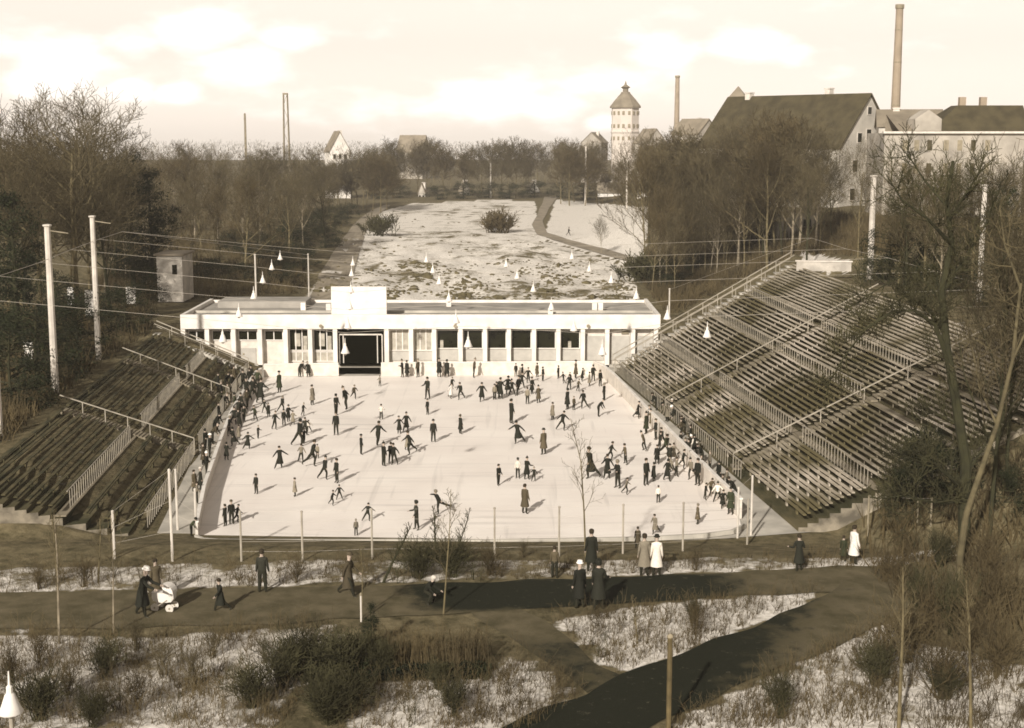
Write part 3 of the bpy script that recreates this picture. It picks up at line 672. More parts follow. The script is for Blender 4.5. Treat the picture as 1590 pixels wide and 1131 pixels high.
for px, yt, yb, r, lb in [(1038, 990, 1135, .085, 'thick brown wooden post beside the dark branch path'), (561, 925, 966, .04, 'short pale stake on the lower edge of the path')]:
    p = ground(px, yb); top = at_depth(px, yt, p.y).z-p.z
    t = thing('wooden_post', lb, 'post', p); mb = MB(); mb.tube([(0, 0, -.3), (0, 0, top)], r, 8); mb.build('shaft', M['wood'] if r > .08 else M['pole'], t)
    mb = MB(); mb.lathe([(r*1.25, 0), (r*1.25, .06), (r*.3, .12)], 8, (0, 0, top)); mb.build('cap', M['rust'], t)
# ---------------------------------------------------------------- far buildings
def gable_house(name, label, c, rz, w, l, he, hr, wallm, roofm, chim=(), wins=(), group=None, base=-2.0):
    # gable ends face local -Y / +Y, ridge along Y
    t = thing(name, label, 'house', c, rz, group)
    mb = MB(); hw, hl = w/2, l/2
    vs = []
    for y in (-hl, hl): vs += [(-hw, y, base), (hw, y, base), (hw, y, he), (0, y, hr), (-hw, y, he)]
    mb.add(vs, [(0, 1, 2, 3, 4), (9, 8, 7, 6, 5), (1, 6, 7, 2), (0, 4, 9, 5), (0, 5, 6, 1)]); mb.build('wall', wallm, t)
    mb = MB(); o = .35; k = (hr-he)/hw
    for s in (-1, 1):
        a = [(0, -hl-o, hr+.3), (0, hl+o, hr+.3), (s*(hw+o), hl+o, he+.3-k*o), (s*(hw+o), -hl-o, he+.3-k*o)]
        b_ = [(x, y, z-.28) for x, y, z in a]
        mb.add(a+b_, [(0, 1, 2, 3), (7, 6, 5, 4), (0, 3, 7, 4), (3, 2, 6, 7), (2, 1, 5, 6)])
    r = mb.build('roof', roofm, t)
    for (x, y, h) in chim: mb = MB(); mb.box((x, y, hr+h/2-1.5), (1.2, 1.0, h+2)); mb.box((x, y, hr+h-.35), (1.4, 1.2, .2)); mb.build('chimney', M['offwhite'], r)
    for (face, u, z, ww, wh) in wins:
        mb = MB(); m2 = MB()
        if face == 'f': mb.box((u, -hl-.02, z), (ww+.3, .1, wh+.3)); m2.box((u, -hl-.06, z), (ww, .1, wh))
        elif face == 'r': mb.box((hw+.02, u, z), (.1, ww+.3, wh+.3)); m2.box((hw+.06, u, z), (.1, ww, wh))
        else: mb.box((-hw-.02, u, z), (.1, ww+.3, wh+.3)); m2.box((-hw-.06, u, z), (.1, ww, wh))
        f = mb.build('window', M['offwhite'], t); m2.build('pane', M['glass'], f)
    return t
# big gabled house on the right
gc = at_depth(1345, 300, 232); ga = R(42)
ctr = Vector((gc.x, gc.y, 6))+Vector((-math.sin(ga), math.cos(ga), 0))*14.5
gable_house('gabled_house', 'big pale gabled house with long steep dark roof above the bare trees', ctr, ga, 15.5, 29, 18.6-6, 26.8-6, M['gable'], M['tile'],
            [(1.5, -5.5, 1.6), (0, 10, 1.2)], [('f', -4, 5, 1.2, 1.8), ('f', 0, 5, 1.2, 1.8), ('f', 4, 5, 1.2, 1.8), ('f', -3.5, 9.5, 1.2, 1.8), ('f', .5, 9.5, 1.2, 1.8), ('f', 4.2, 9.5, 1.2, 1.8), ('f', 0, 14.5, 1.1, 1.6), ('f', -2.5, 14, 1, 1.4), ('f', 0, 18.3, .9, 1.1)], base=-6)
# pavilion turret at the far ridge end
tp = at_depth(1146, 157, 262); t = thing('ridge_turret', 'small pointed light gable rising behind the left end of the long roof', 'turret', (tp.x, tp.y, tp.z-6))
mb = MB(); mb.lathe([(2.6, 0), (2.6, 5.8)], 4, rot=R(30)); mb.build('wall', M['stucco'], t); mb = MB(); mb.lathe([(3.1, 5.8), (.1, 8.6)], 4, rot=R(30)); mb.build('roof', M['greytile'], t)
# apartment block at the right edge
ap = at_depth(1478, 300, 205); t = thing('apartment_block', 'pale two storey apartment block with hipped dark roof at the right edge', 'building', (ap.x, ap.y, 6))
w2 = 10.0; zr = at_depth(1478, 207, 205).z-6
mb = MB(); mb.box((0, 5, zr/2-3), (2*w2, 10, zr+6)); mb.build('wall', M['stucco'], t)
mb = MB(); mb.box((0, -.1, zr+.1), (2*w2+.6, .9, .3)); mb.build('cornice', M['offwhite'], t)
def wx(px): return at_depth(px, 207, 205).x-ap.x
zt2 = at_depth(1500, 163, 205).z-6
mb = MB(); a, c_ = wx(1452), wx(1600); mb.add([(a-1, -.3, zr+.26), (c_, -.3, zr+.26), (c_, 10, zr+.26), (a-1, 10, zr+.26), (a+4.2, 3.6, zt2), (c_, 3.6, zt2), (c_, 7, zt2), (a+4.2, 7, zt2)], [(0, 1, 5, 4), (1, 2, 6, 5), (2, 3, 7, 6), (3, 0, 4, 7), (4, 5, 6, 7)]); rfm = mb.build('roof', M['tile'], t)
for px in (1507, 1540): mb = MB(); mb.box((wx(px), 4.6, zt2+.4), (.9, .9, 1.6)); mb.build('chimney', M['brick'], rfm)
a, c_ = wx(1397), wx(1452); mb = MB(); mb.add([(a, .2, zr+.26), (c_-1, .2, zr+.26), (c_-1, 8, zr+2.8), (a, 8, zr+2.8)], [(0, 1, 2, 3)]); mb.add([(a, 8, zr+2.8), (c_, 8, zr+2.8), (c_, 8.2, zr-.2), (a, 8.2, zr-.2)], [(0, 1, 2, 3)]); mb.build('roof', M['greytile'], t)
mb = MB(); g0 = wx(1440); mb.add([(g0-1.9, -.25, zr+.3), (g0+1.9, -.25, zr+.3), (g0+1.9, -.25, zr+2), (g0, -.25, zr+3.3), (g0-1.9, -.25, zr+2)]+[(g0-1.9, 4, zr+.3), (g0+1.9, 4, zr+.3), (g0+1.9, 4, zr+2), (g0, 4, zr+3.3), (g0-1.9, 4, zr+2)], [(0, 1, 2, 3, 4), (1, 6, 7, 2), (2, 7, 8, 3), (3, 8, 9, 4), (4, 9, 5, 0)]); mb.build('dormer', M['stucco'], t)
for k, px in enumerate((1406, 1424, 1444, 1470, 1491, 1512, 1534)):
    for py in (226, 262, 298):
        z = at_depth(px, py, 205).z-6; mb = MB(); mb.box((wx(px), -.03, z), (1.1, .12, 1.9)); f = mb.build('window', M['stucco'], t); mb = MB(); mb.box((wx(px), -.09, z), (.7, .06, 1.5)); mb.build('pane', M['rust' if (k+py) % 3 else 'tile'], f)
ph_ = at_depth(1425, 190, 222)
gable_house('pale_house', 'pale house with grey pitched roof between gabled house and dark hipped roof', (ph_.x, ph_.y+5, 6), R(78), 9, 9.5, at_depth(1425, 196, 222).z-6, at_depth(1425, 172, 222).z-6, M['gable'], M['greytile'], [(0, 2, .8)], [('l', -2.5, at_depth(1425, 215, 222).z-6, .9, 1.5), ('l', 2.5, at_depth(1425, 215, 222).z-6, .9, 1.5)], base=-6)
# dark brick lean-to between the two
lp = at_depth(1381, 300, 215); t = thing('brick_outhouse', 'dark slanted outhouse wall between the gabled house and apartment block', 'building', (lp.x, lp.y, 6))
zz = at_depth(1381, 232, 215).z-6
mb = MB(); mb.add([(-1.8, 0, -4), (1.8, 0, -4), (1.8, 0, zz+1.2), (-1.8, 0, zz-.6), (-1.8, 5, -4), (1.8, 5, -4), (1.8, 5, zz+1.2), (-1.8, 5, zz-.6)], [(0, 1, 2, 3), (5, 4, 7, 6), (1, 5, 6, 2), (4, 0, 3, 7)]); mb.build('wall', M['tile'], t)
mb = MB(); mb.add([(-2.1, -.2, zz-.5), (2, -.2, zz+1.4), (2, 5.2, zz+1.4), (-2.1, 5.2, zz-.5)], [(0, 1, 2, 3)]); mb.build('roof', M['greytile'], t)
# white sheds below the gabled house
def shed(px, py, y, w, h, label, roof=True, m='panel2', d=5, name='garden_shed'):
    p = ground(px, py) if px > 1000 else at_depth(px, py, y)
    if px > 1000: w, h, d = w*p.y/y, h*p.y/y, d*p.y/y
    t = thing(name, label, 'shed', p); mb = MB(); mb.box((0, d/2, h/2-1), (w, d, h+2)); mb.build('wall', M[m], t)
    mb = MB(); mb.box((0, d/2, h+.1), (w+.5, d+.5, .18)); mb.build('roof', M['greytile'], t)
    mb = MB(); mb.box((w*.2, -.03, h*.5), (w*.18, .08, h*.35)); mb.build('window', M['glass'], t); return t
shed(1240, 362, 190, 5.6, 2.7, 'low white garden house with flat roof left below the gable wall')
shed(1262, 345, 196, 1.9, 3.6, 'narrow white shed rising behind the low white garden house')
shed(1208, 366, 186, 2.4, 1.3, 'small white hutch at the foot of the bare trees, left of garden house')
shed(264, 440, 150, 2.7, 2.9, 'white kiosk hut seen among the trees behind the left stand')
for px, py, w, h, y, lb in [(143, 490, 1.2, 2.3, 128, 'tall white notice board between trunks behind left stand, right of thick pole'), (113, 478, .9, 1.9, 131, 'narrow white notice board among the trees left of the second pole'), (204, 472, .9, 1.6, 133, 'small white notice board among the trees right of the second pole'), (45, 560, .8, 1.5, 110, 'small pale notice board in the shade left of the thick pole')]:
    p = at_depth(px, py, y); t = thing('notice_board', lb, 'sign', (p.x, p.y, terrain(p.x, p.y)), R(random.uniform(-8, 8)), 'pale notice boards behind the left stand')
    z = p.z-t.location.z; mb = MB(); mb.box((0, 0, z+h/2), (w, .08, h)); mb.build('panel', M['white'], t)
    mb = MB(); mb.beam((-w/2-.05, 0, 0), (-w/2-.05, 0, z+h+.1), .08, .08); mb.beam((w/2+.05, 0, 0), (w/2+.05, 0, z+h+.1), .08, .08); mb.build('legs', M['wood'], t)
# water tower
wp = at_depth(970, 250, 590); sc = 590/F; rt = 22*sc
def wz(py): return at_depth(970, py, 590).z
t = thing('water_tower', 'pale octagonal water tower with rows of small windows and pointed roof', 'tower', (wp.x, wp.y, 0))
mb = MB(); mb.lathe([(rt*1.02, -2), (rt*1.0, wz(206)-.4), (rt*1.05, wz(206)), (rt*1.05, wz(204)), (rt*.99, wz(203)), (rt*.99, wz(168))], 8, rot=R(22.5)); mb.build('wall', M['tower'], t)
mb = MB(); mb.lathe([(rt*1.13, wz(168)), (rt*1.13, wz(165.5)), (rt*.75, wz(155)), (rt*.38, wz(146)), (rt*.3, wz(143))], 8, rot=R(22.5)); rf2 = mb.build('roof', M['greytile'], t)
mb = MB(); mb.lathe([(rt*.2, wz(144)), (rt*.2, wz(138)), (rt*.36, wz(136)), (rt*.1, wz(132)), (.1, wz(126))], 8, rot=R(22.5)); mb.build('lantern', M['greytile'], rf2)
for py in (176, 196, 215):
    for k in range(8):
        a = R(45*k+0); 
        for off in (-.2, .2) :
            if math.sin(a) > .2: continue
            n = Vector((math.cos(a), math.sin(a), 0)); s_ = Vector((-n.y, n.x, 0)); r_ = rt*.985*math.cos(R(22.5))+.0
            c0 = n*(r_+.12)+s_*off*rt; mb = MB(); mb.box((c0.x, c0.y, wz(py)), (.3, .95, 1.5), a); mb.build('window', M['rust'], t)
# chimneys and masts
def stack(px, ytop, y, r0, r1, label, z0=0):
    p = at_depth(px, ytop, y); t = thing('factory_chimney', label, 'chimney', (p.x, y, z0)); h = p.z-z0
    mb = MB(); mb.tube([(0, 0, -2), (0, 0, h*.5), (0, 0, h)], [r0, (r0+r1)/2, r1], 14); mb.build('shaft', M['brick'], t)
    mb = MB(); mb.lathe([(r1*1.02, h-.1), (r1*1.25, h+.2), (r1*1.25, h+1), (r1*.8, h+1.05)], 14); mb.build('crown', M['rust'], t)
    for k in (.55, .75, .9): mb = MB(); rr_ = r0+(r1-r0)*k; mb.lathe([(rr_*1.05, h*k), (rr_*1.05, h*k+.25)], 14); mb.build('iron_band', M['rust'], t)
stack(1397, 14, 345, 1.35, .85, 'very tall slender factory chimney behind the right hand houses')
stack(1052, 121, 700, 1.7, 1.0, 'faint distant factory chimney right of the water tower')
def mast(px, yt, y, w, label):
    p = at_depth(px, yt, y); t = thing('lattice_mast', label, 'mast', (p.x, y, 0)); h = p.z; mb = MB()
    for sx_ in (-1, 1):
        for sy_ in (-1, 1): mb.beam((sx_*w, sy_*w*.6, 0), (sx_*w*.55, sy_*w*.3, h), .28, .28)
    n = 9
    for k in range(n):
        z0_, z1_ = h*k/n, h*(k+1)/n; f0, f1 = 1-.45*k/n, 1-.45*(k+1)/n; s_ = 1 if k % 2 else -1
        mb.beam((s_*w*f0, -w*.5, z0_), (-s_*w*f1, -w*.5, z1_), .1, .1)
    mb.build('frame', M['rust'], t); mb = MB(); mb.box((0, 0, h), (w*1.5, w, .5)); mb.build('platform', M['rust'], t)
mast(443, 146, 420, 1.0, 'twin legged lattice mast above the left woods')
mast(380, 177, 520, .3, 'thin faint mast left of the twin legged mast')
# distant houses between the trees
for k, (px, ye, w, y, hr, m, rm, lb) in enumerate([(519, 234, 40, 470, 20, 'white', 'greytile', 'white villa with dark mansard roof above the left woods'), (640, 236, 46, 700, 18, 'stucco', 'greytile', 'long pale house behind the centre treeline'), (828, 297, 20, 520, 8, 'white', 'greytile', 'small white house at the far end of the road'),
      (720, 296, 14, 500, 7, 'stucco', 'greytile', 'tiny pale house under the trees at the far edge of snowy field'), (655, 300, 14, 480, 7, 'stucco', 'greytile', 'tiny pale house left at the far edge of snowy field'), (950, 300, 40, 480, 8, 'white', 'greytile', 'low white house behind the top of snowy bank'),
      (1012, 222, 44, 560, 14, 'stucco', 'greytile', 'pale house just right of the water tower'), (925, 222, 40, 640, 10, 'stucco', 'greytile', 'pale house just left of the water tower'), (1085, 208, 60, 420, 14, 'stucco', 'greytile', 'pale villa left of the long dark roof'), (1010, 262, 30, 420, 10, 'white', 'tile', 'small house among bare trees below the water tower')]):
    p = at_depth(px, ye, y); ww = w/F*y; rz = R([20, 75, 15, 30, -20, 80, 25, -20, 40, 70][k]); l = ww*.9; w_ = ww*.8
    rise = hr*.45*y/F*2.2
    gable_house('distant_house', lb, (p.x, p.y+8, 0), rz, w_, l, p.z, p.z+rise*1.2+1, M[m], M[rm], [(w_*.15, 0, .8)], [('f', u*w_*.27, p.z-dz, .9, 1.5) for u in (-1, 0, 1) for dz in (2, 5)] if p.z > 7 else [('f', u*w_*.27, p.z-1.6, .8, 1.2) for u in (-1, 1)])

# ---------------------------------------------------------------- trees
def grow(rnd, tm, cm, p, d, L, r, lev, maxlev, K, up, tw, spread):
    n = 4 if lev == 0 else (3 if lev < 3 else 2)
    pts = [p]; rs = [r]; dd = d.copy(); q = p.copy()
    wob = .10 if lev == 0 else .22
    for i in range(n):
        dd = (dd+Vector((rnd.uniform(-wob, wob), rnd.uniform(-wob, wob), rnd.uniform(-wob*.5, wob)+up*(.0 if lev == 0 else .12)))).normalized()
        q = q+dd*(L/n); pts.append(q.copy()); rs.append(max(tw, r*(1-(.62 if lev == 0 else .75)*(i+1)/n)))
    mb = tm if lev <= 1 else cm
    mb.tube(pts, rs, [8, 5, 4, 3, 3, 3][lev], lev < 2)
    if lev >= maxlev: return
    k = K[lev]; az = rnd.uniform(0, 6.28)
    for j in range(k):
        t0 = .30 if lev == 0 else .2
        t = t0+(1-t0)*((j+rnd.random()*.8)/k); t = min(.98, t); i = min(n-1, int(t*n)); f = t*n-i
        o = pts[i].lerp(pts[i+1], f); ax = (pts[i+1]-pts[i]).normalized()
        az += 2.4+rnd.uniform(-.4, .4); ang = R(rnd.uniform(28, 58))*spread*(1.15-.35*t if lev == 0 else 1)
        s1 = ax.cross(Vector((0, 0, 1))); s1 = Vector((1, 0, 0)) if s1.length < .05 else s1.normalized(); s2 = ax.cross(s1)
        nd = (ax*math.cos(ang)+(s1*math.cos(az)+s2*math.sin(az))*math.sin(ang)).normalized()
        rad = max(tw, (rs[i]*(1-f)+rs[i+1]*f)*.62)
        nl = L*(.62-.28*t if lev == 0 else .52)*rnd.uniform(.75, 1.15)
        grow(rnd, tm, cm, o, nd, nl, rad, lev+1, maxlev, K, up, tw, spread)
def bare(seed, H=20, r=.28, K=(11, 7, 6, 5), tw=.022, spread=1.0, bark='bark', twig='twig', up=1, maxlev=4):
    rnd = random.Random(seed); tm, cm = MB(), MB()
    grow(rnd, tm, cm, Vector((0, 0, -.4)), Vector((rnd.uniform(-.05, .05), rnd.uniform(-.05, .05), 1)).normalized(), H*.92, r, 0, maxlev, K, up, tw, spread)
    return tm.mesh('trunk', M[bark]), cm.mesh('crown', M[twig])
def leafy(seed, H=14, r=.25, wid=3.2, n=5200, size=.34, mat_='evergreen', conic=False, low=.12):
    rnd = random.Random(seed); tm, cm = MB(), MB(); tm.tube([(0, 0, -.4), (.1, 0, H*.5), (0, .1, H*.95)], [r, r*.6, .04], 7)
    clumps = []
    for _ in range(46):
        h = rnd.uniform(low, .97); 
        w = wid*((1-h)*1.15+.08 if conic else math.sin(math.pi*min(1, h*.85+.12))**.6)
        a = rnd.uniform(0, 6.28); rr_ = w*math.sqrt(rnd.random()); clumps.append((Vector((rr_*math.cos(a), rr_*math.sin(a), h*H)), rnd.uniform(.35, .8)*wid*.42))
        tm.tube([(0, 0, h*H*.92), clumps[-1][0]], [.06, .02], 3)
    for _ in range(n):
        c, s = clumps[rnd.randrange(len(clumps))]
        v = Vector((rnd.gauss(0, 1), rnd.gauss(0, 1), rnd.gauss(0, .8)))*s*.55; q = c+v
        if q.z < .1: continue
        a = Vector((rnd.gauss(0, 1), rnd.gauss(0, 1), rnd.gauss(0, 1))).normalized(); b_ = a.cross(Vector((rnd.gauss(0, 1), rnd.gauss(0, 1), rnd.gauss(0, 1)))).normalized(); w = size*rnd.uniform(.5, 1.1)
        cm.add([q-a*w*.5, q+b_*w*.3, q+a*w*.5], [(0, 1, 2)])
    return tm.mesh('trunk', M['darkbark']), cm.mesh('crown', M[mat_])
TV = [bare(s, 20, .27, (11, 7, 6, 5), .020, 1.0, b_, tw_) for s, b_, tw_ in [(1, 'bark', 'twig'), (2, 'palebark', 'twig'), (3, 'bark', 'twig2'), (4, 'darkbark', 'twig')]]
TS = [bare(s, 20, .17, (13, 6, 5, 4), .022, .72, b_, tw_) for s, b_, tw_ in [(11, 'palebark', 'twig'), (12, 'bark', 'twig2'), (13, 'bark', 'twig')]]      # slender upright trees
TF = [bare(s, 20, .25, (12, 7, 6, 5), .042, 1.1, 'bark', tw_) for s, tw_ in [(21, 'twig'), (22, 'twig2'), (23, 'twig'), (24, 'twig2')]]                  # far trees, stouter twigs
LV = [leafy(31), leafy(32, 10, .2, 2.8), leafy(33, 16, .25, 2.4, conic=True), leafy(34, 5, .12, 2.6, 4600, .26, 'evergreen', low=.0), leafy(35, 4, .1, 2.2, 3200, .24, 'ivy', low=.0)]
LH = [14, 10, 16, 5, 4]
TOPZ = {}
def topz(V):
    k = V[1].name
    if k not in TOPZ:
        z = sorted(v.co.z for v in V[1].vertices); TOPZ[k] = z[int(len(z)*.995)]
    return TOPZ[k]
def tree(V, H0, px, py, ytop, desc, region, rnd, name='bare_tree', cat='tree', group=None, p=None, wide=1.0):
    p = p or ground(px, py); top = at_depth(px, ytop, p.y).z; s = max(.12, (top-p.z)/topz(V)); ws = s*topz(V)/H0*(1.0 if H0 == 20 else 1)
    t = thing(name, '', cat, p, rnd.uniform(0, 6.28), group); w = (s*1.0 if H0 == 20 else ws)*rnd.uniform(.9, 1.15)*wide; t.scale = (w, w, s)
    link('trunk', V[0], t); link('crown', V[1], t); ranked(t, desc, region, px); return t
rt_ = random.Random(5)
def jit(a): return rt_.uniform(-a, a)
# far treeline behind the field
for i in range(34):
    px = 575+i*13.2+jit(7); py = rt_.choice([304, 299, 292, 308]) ; 
    if 818 < px < 870: py = 288
    top = 222+jit(9)+(6 if 700 < px < 760 else 0)+(34 if abs(px-970) < 34 else 0)
    tree(rt_.choice(TF), 20, px, py, top, 'brown bare tree', 'in treeline beyond %s half of field' % ('left' if px < 790 else 'right'), rt_, group='bare trees beyond the snowy field')
for i in range(9):
    px = 590+i*40+jit(10); tree(LV[3], 5, px, 309+jit(2), 284+jit(5), 'dark evergreen bush', 'under the far treeline', rt_, 'evergreen_bush', 'bush', 'dark bushes under the far treeline', wide=1.6)
for i in range(12):
    px = 500+i*9+jit(4); tree(rt_.choice(TF), 20, px, 326+jit(5), (256 if abs(px-519) < 26 else 238)+jit(7), 'brown bare tree', 'around the white villa', rt_, group='bare trees round the white villa')
for i in range(16):
    px = 868+i*14+jit(5); tree(rt_.choice(TF), 20, px, 316+jit(4), 226+jit(10) if abs(px-970) > 34 else 272+jit(8), 'brown bare tree', 'behind top of the snowy bank', rt_, group='bare trees behind the snowy bank')
# left woods
for i in range(13):
    px = 212+i*28+jit(9); tree(rt_.choice(TF+TV), 20, px, 330+jit(10), 226+jit(10)+(30 if abs(px-519) < 30 else 0), 'bare brown tree', 'at the back of left woods', rt_, group='back trees of the left woods')
for i in range(13):
    px = 190+i*26+jit(9); tree(rt_.choice(TV), 20, px, 378+jit(14), 246+jit(14), 'bare brown tree', 'in the middle of left woods', rt_, group='middle trees of the left woods')
for i in range(9):
    px = 170+i*34+jit(9); tree(rt_.choice(TS+TV), 20, px, 425+jit(14)-(25 if px > 400 else 0), 285+jit(24), 'slim bare tree', 'just behind the pavilion roof left part', rt_, group='front trees of the left woods')
for i in range(10):
    px = -35+i*23+jit(8); tree(rt_.choice(TV), 20, px, 475+jit(22), 215+jit(18), 'tall bare tree', 'behind the top of left stand', rt_, group='tall trees behind the left stand')
for (px, py, tp, k) in [(122, 500, 134, 0), (62, 470, 160, 2), (165, 455, 152, 1), (18, 520, 186, 3)]:
    tree(TV[k], 20, px, py, tp, 'very tall spreading bare tree', 'of the big group at far left', rt_, group='tallest trees at far left', wide=1.15)
for (px, py, tp, k) in [(-10, 560, 330, 0), (30, 540, 300, 1), (-30, 600, 380, 0), (208, 450, 236, 0), (238, 445, 262, 1), (180, 420, 300, 1), (60, 600, 470, 3), (120, 560, 450, 3), (195, 520, 440, 3), (20, 640, 500, 3), (225, 470, 410, 3), (40, 470, 330, 1), (90, 500, 420, 3)]:
    tree(LV[k], LH[k], px, py, tp, 'dark evergreen %s' % ('tree' if LH[k] > 6 else 'bush'), 'in the shade of left woods', rt_, 'evergreen_tree' if LH[k] > 6 else 'evergreen_bush', 'tree' if LH[k] > 6 else 'bush', 'evergreens of the left woods')
for (px, py, tp) in [(440, 362, 318), (470, 372, 325), (498, 362, 322), (520, 350, 318), (540, 340, 315), (455, 395, 350), (430, 410, 375), (470, 420, 385), (400, 400, 360), (365, 395, 355), (505, 385, 350), (440, 440, 405), (380, 440, 408), (330, 440, 400)]:
    tree(LV[3], 5, px, py, tp, 'broad dark evergreen bush', 'along the left side of the side track', rt_, 'evergreen_bush', 'bush', 'dark bushes along the side track', wide=1.5)
def field_bush(seed, twig):
    rnd = random.Random(seed); cm = MB()
    for k in range(40):
        az = rnd.uniform(0, 6.28); sl = rnd.random()*.9; d = Vector((math.cos(az)*sl, math.sin(az)*sl, 1)).normalized()
        grow(rnd, cm, cm, Vector((rnd.gauss(0, .5), rnd.gauss(0, .4), -.05)), d, 1.9*rnd.uniform(.5, 1.05), .03, 2, 4, (0, 0, 7, 5), 1, .022, .8)
    return cm.mesh('stems', M[twig])
FB = [field_bush(71, 'twigdark'), field_bush(72, 'twig2')]
# field bushes
for (px, py, tp, lb) in [(590, 366, 336, 'dark rounded bush on the left of the snowy field'), (776, 362, 330, 'brown twiggy bush in the middle of the snowy field'), (1000, 440, 395, 'dark evergreen bush at the right end of the park road')]:
    p = ground(px, py); k_ = (py-tp)/scale_at(p)/2.3; t = thing('bush', lb, 'bush', p); link('stems', FB[0 if px != 776 else 1], t).scale = (k_*1.3, k_*1.3, k_)
tree(TS[0], 20, 934, 394, 336, 'slim bare sapling', 'beside the park road on the bank', rt_)
# right woods on the hill behind the stand
for i in range(17):
    px = 1008+i*17.5+jit(6); tree(rt_.choice(TV+TF+[TV[3]]), 20, px, 385+jit(12), (208 if px < 1100 else 186)+jit(12)+(30 if px > 1265 else 0), 'bare brown tree', 'in the back row of the right hand woods', rt_, group='back trees of the right woods')
for i in range(16):
    px = 1000+i*18+jit(7); tree(rt_.choice(TV+TS+[TV[3]]), 20, px, 425+jit(12)-(px-1000)*.08, 236+jit(20)+(20 if px > 1255 else 0), 'bare brown tree', 'in the middle row of the right hand woods', rt_, group='middle trees of the right woods')
for i in range(15):
    px = 1010+i*13+jit(4); tree(rt_.choice(TS), 20, px, 462+jit(8)-(px-1010)*.36, 300+jit(30), 'slender pale stemmed sapling', 'in thicket by far end of right stand', rt_, group='slender trees beside the right stand')
for (px, py, tp) in [(1020, 442, 405), (1050, 440, 400), (1035, 452, 425), (1085, 425, 390), (1185, 380, 330), (1150, 390, 350)]:
    tree(LV[3], 5, px, py, tp, 'dark evergreen bush', 'in the right hand thicket', rt_, 'evergreen_bush', 'bush', 'dark bushes of the right thicket', wide=1.3)
for (px, py, tp, k) in [(1332, 400, 215, 0)]:
    tree(TV[k], 20, px, py, tp, 'open bare tree', 'before the pale gable wall', rt_, wide=.55)
# right edge: trees above and beside the stand
for i in range(9):
    px = 1388+i*23+jit(8); tree(rt_.choice(TV), 20, px, 452+jit(12), 258+jit(24), 'bare tree', 'above the right stand at the right edge', rt_, group='bare trees above the right stand', p=at(px, 452+jit(10), 8.2))
for (px, py, tp) in [(1535, 842, 235), (1600, 800, 200), (1562, 760, 330)]:
    tree(TV[3], 20, px, py, tp, 'dark bare tree', 'crowding the right edge beside the stand', rt_, wide=.7)
for (px, py, tp, k) in [(1405, 440, 300, 0), (1450, 445, 320, 1), (1500, 450, 330, 1), (1555, 470, 290, 0), (1380, 440, 350, 3), (1430, 470, 410, 3), (1540, 480, 400, 3), (1475, 455, 395, 3)]:
    tree(LV[k], LH[k], px, py, tp, 'dark evergreen %s' % ('tree' if LH[k] > 6 else 'bush'), 'above the right stand', rt_, 'evergreen_tree' if LH[k] > 6 else 'evergreen_bush', 'tree' if LH[k] > 6 else 'bush', 'evergreens above the right stand', p=at(px, py, 8.2))
# undergrowth beside the near end of the right stand
for (px, py, tp, k) in [(1395, 790, 715, 4), (1430, 790, 665, 3), (1375, 806, 765, 4), (1475, 785, 690, 3), (1440, 745, 660, 3), (1410, 745, 680, 4), (1575, 800, 720, 3)]:
    tree(LV[k], LH[k], px, py, tp, 'dark %s bush' % ('evergreen' if k == 3 else 'brown leaved'), 'round foot of the big dark tree', rt_, 'bush', 'bush', 'bushes by the near end of the right stand', wide=.8)
# the big dark tree in the right foreground
def custom_tree(name, label, base, path, r0, r1, limbs, seed, bark, twig, twr=.012, K=(5, 5, 4)):
    t = thing(name, label, 'tree', base); rnd = random.Random(seed); tm, cm = MB(), MB()
    pts = [Vector((0, 0, -.3))]+[at_depth(x, y, base.y+dy)-base for x, y, dy in path]; n = len(pts)
    tm.tube(pts, [r0+(r1-r0)*i/(n-1) for i in range(n)], 9)
    for lp_, rr_ in limbs:
        q = [at_depth(x, y, base.y+dy)-base for x, y, dy in lp_]; m_ = len(q); tm.tube(q, [rr_+(.02-rr_)*i/(m_-1) for i in range(m_)], 6)
        for a, c in zip(q, q[1:]):
            d = (c-a)
            for k in range(K[0]):
                o = a.lerp(c, rnd.random()); nd = (d.normalized()*.6+Vector((rnd.gauss(0, .6), rnd.gauss(0, .6), rnd.gauss(.15, .6)))).normalized()
                grow(rnd, tm, cm, o, nd, d.length*rnd.uniform(.5, 1.0), .03, 2, 4, (0, 0, K[1], K[2]), 1, twr, 1.0)
    tm.build('trunk', M[bark], t); cm.build('crown', M[twig], t); return t
bt = ground(1500, 858)
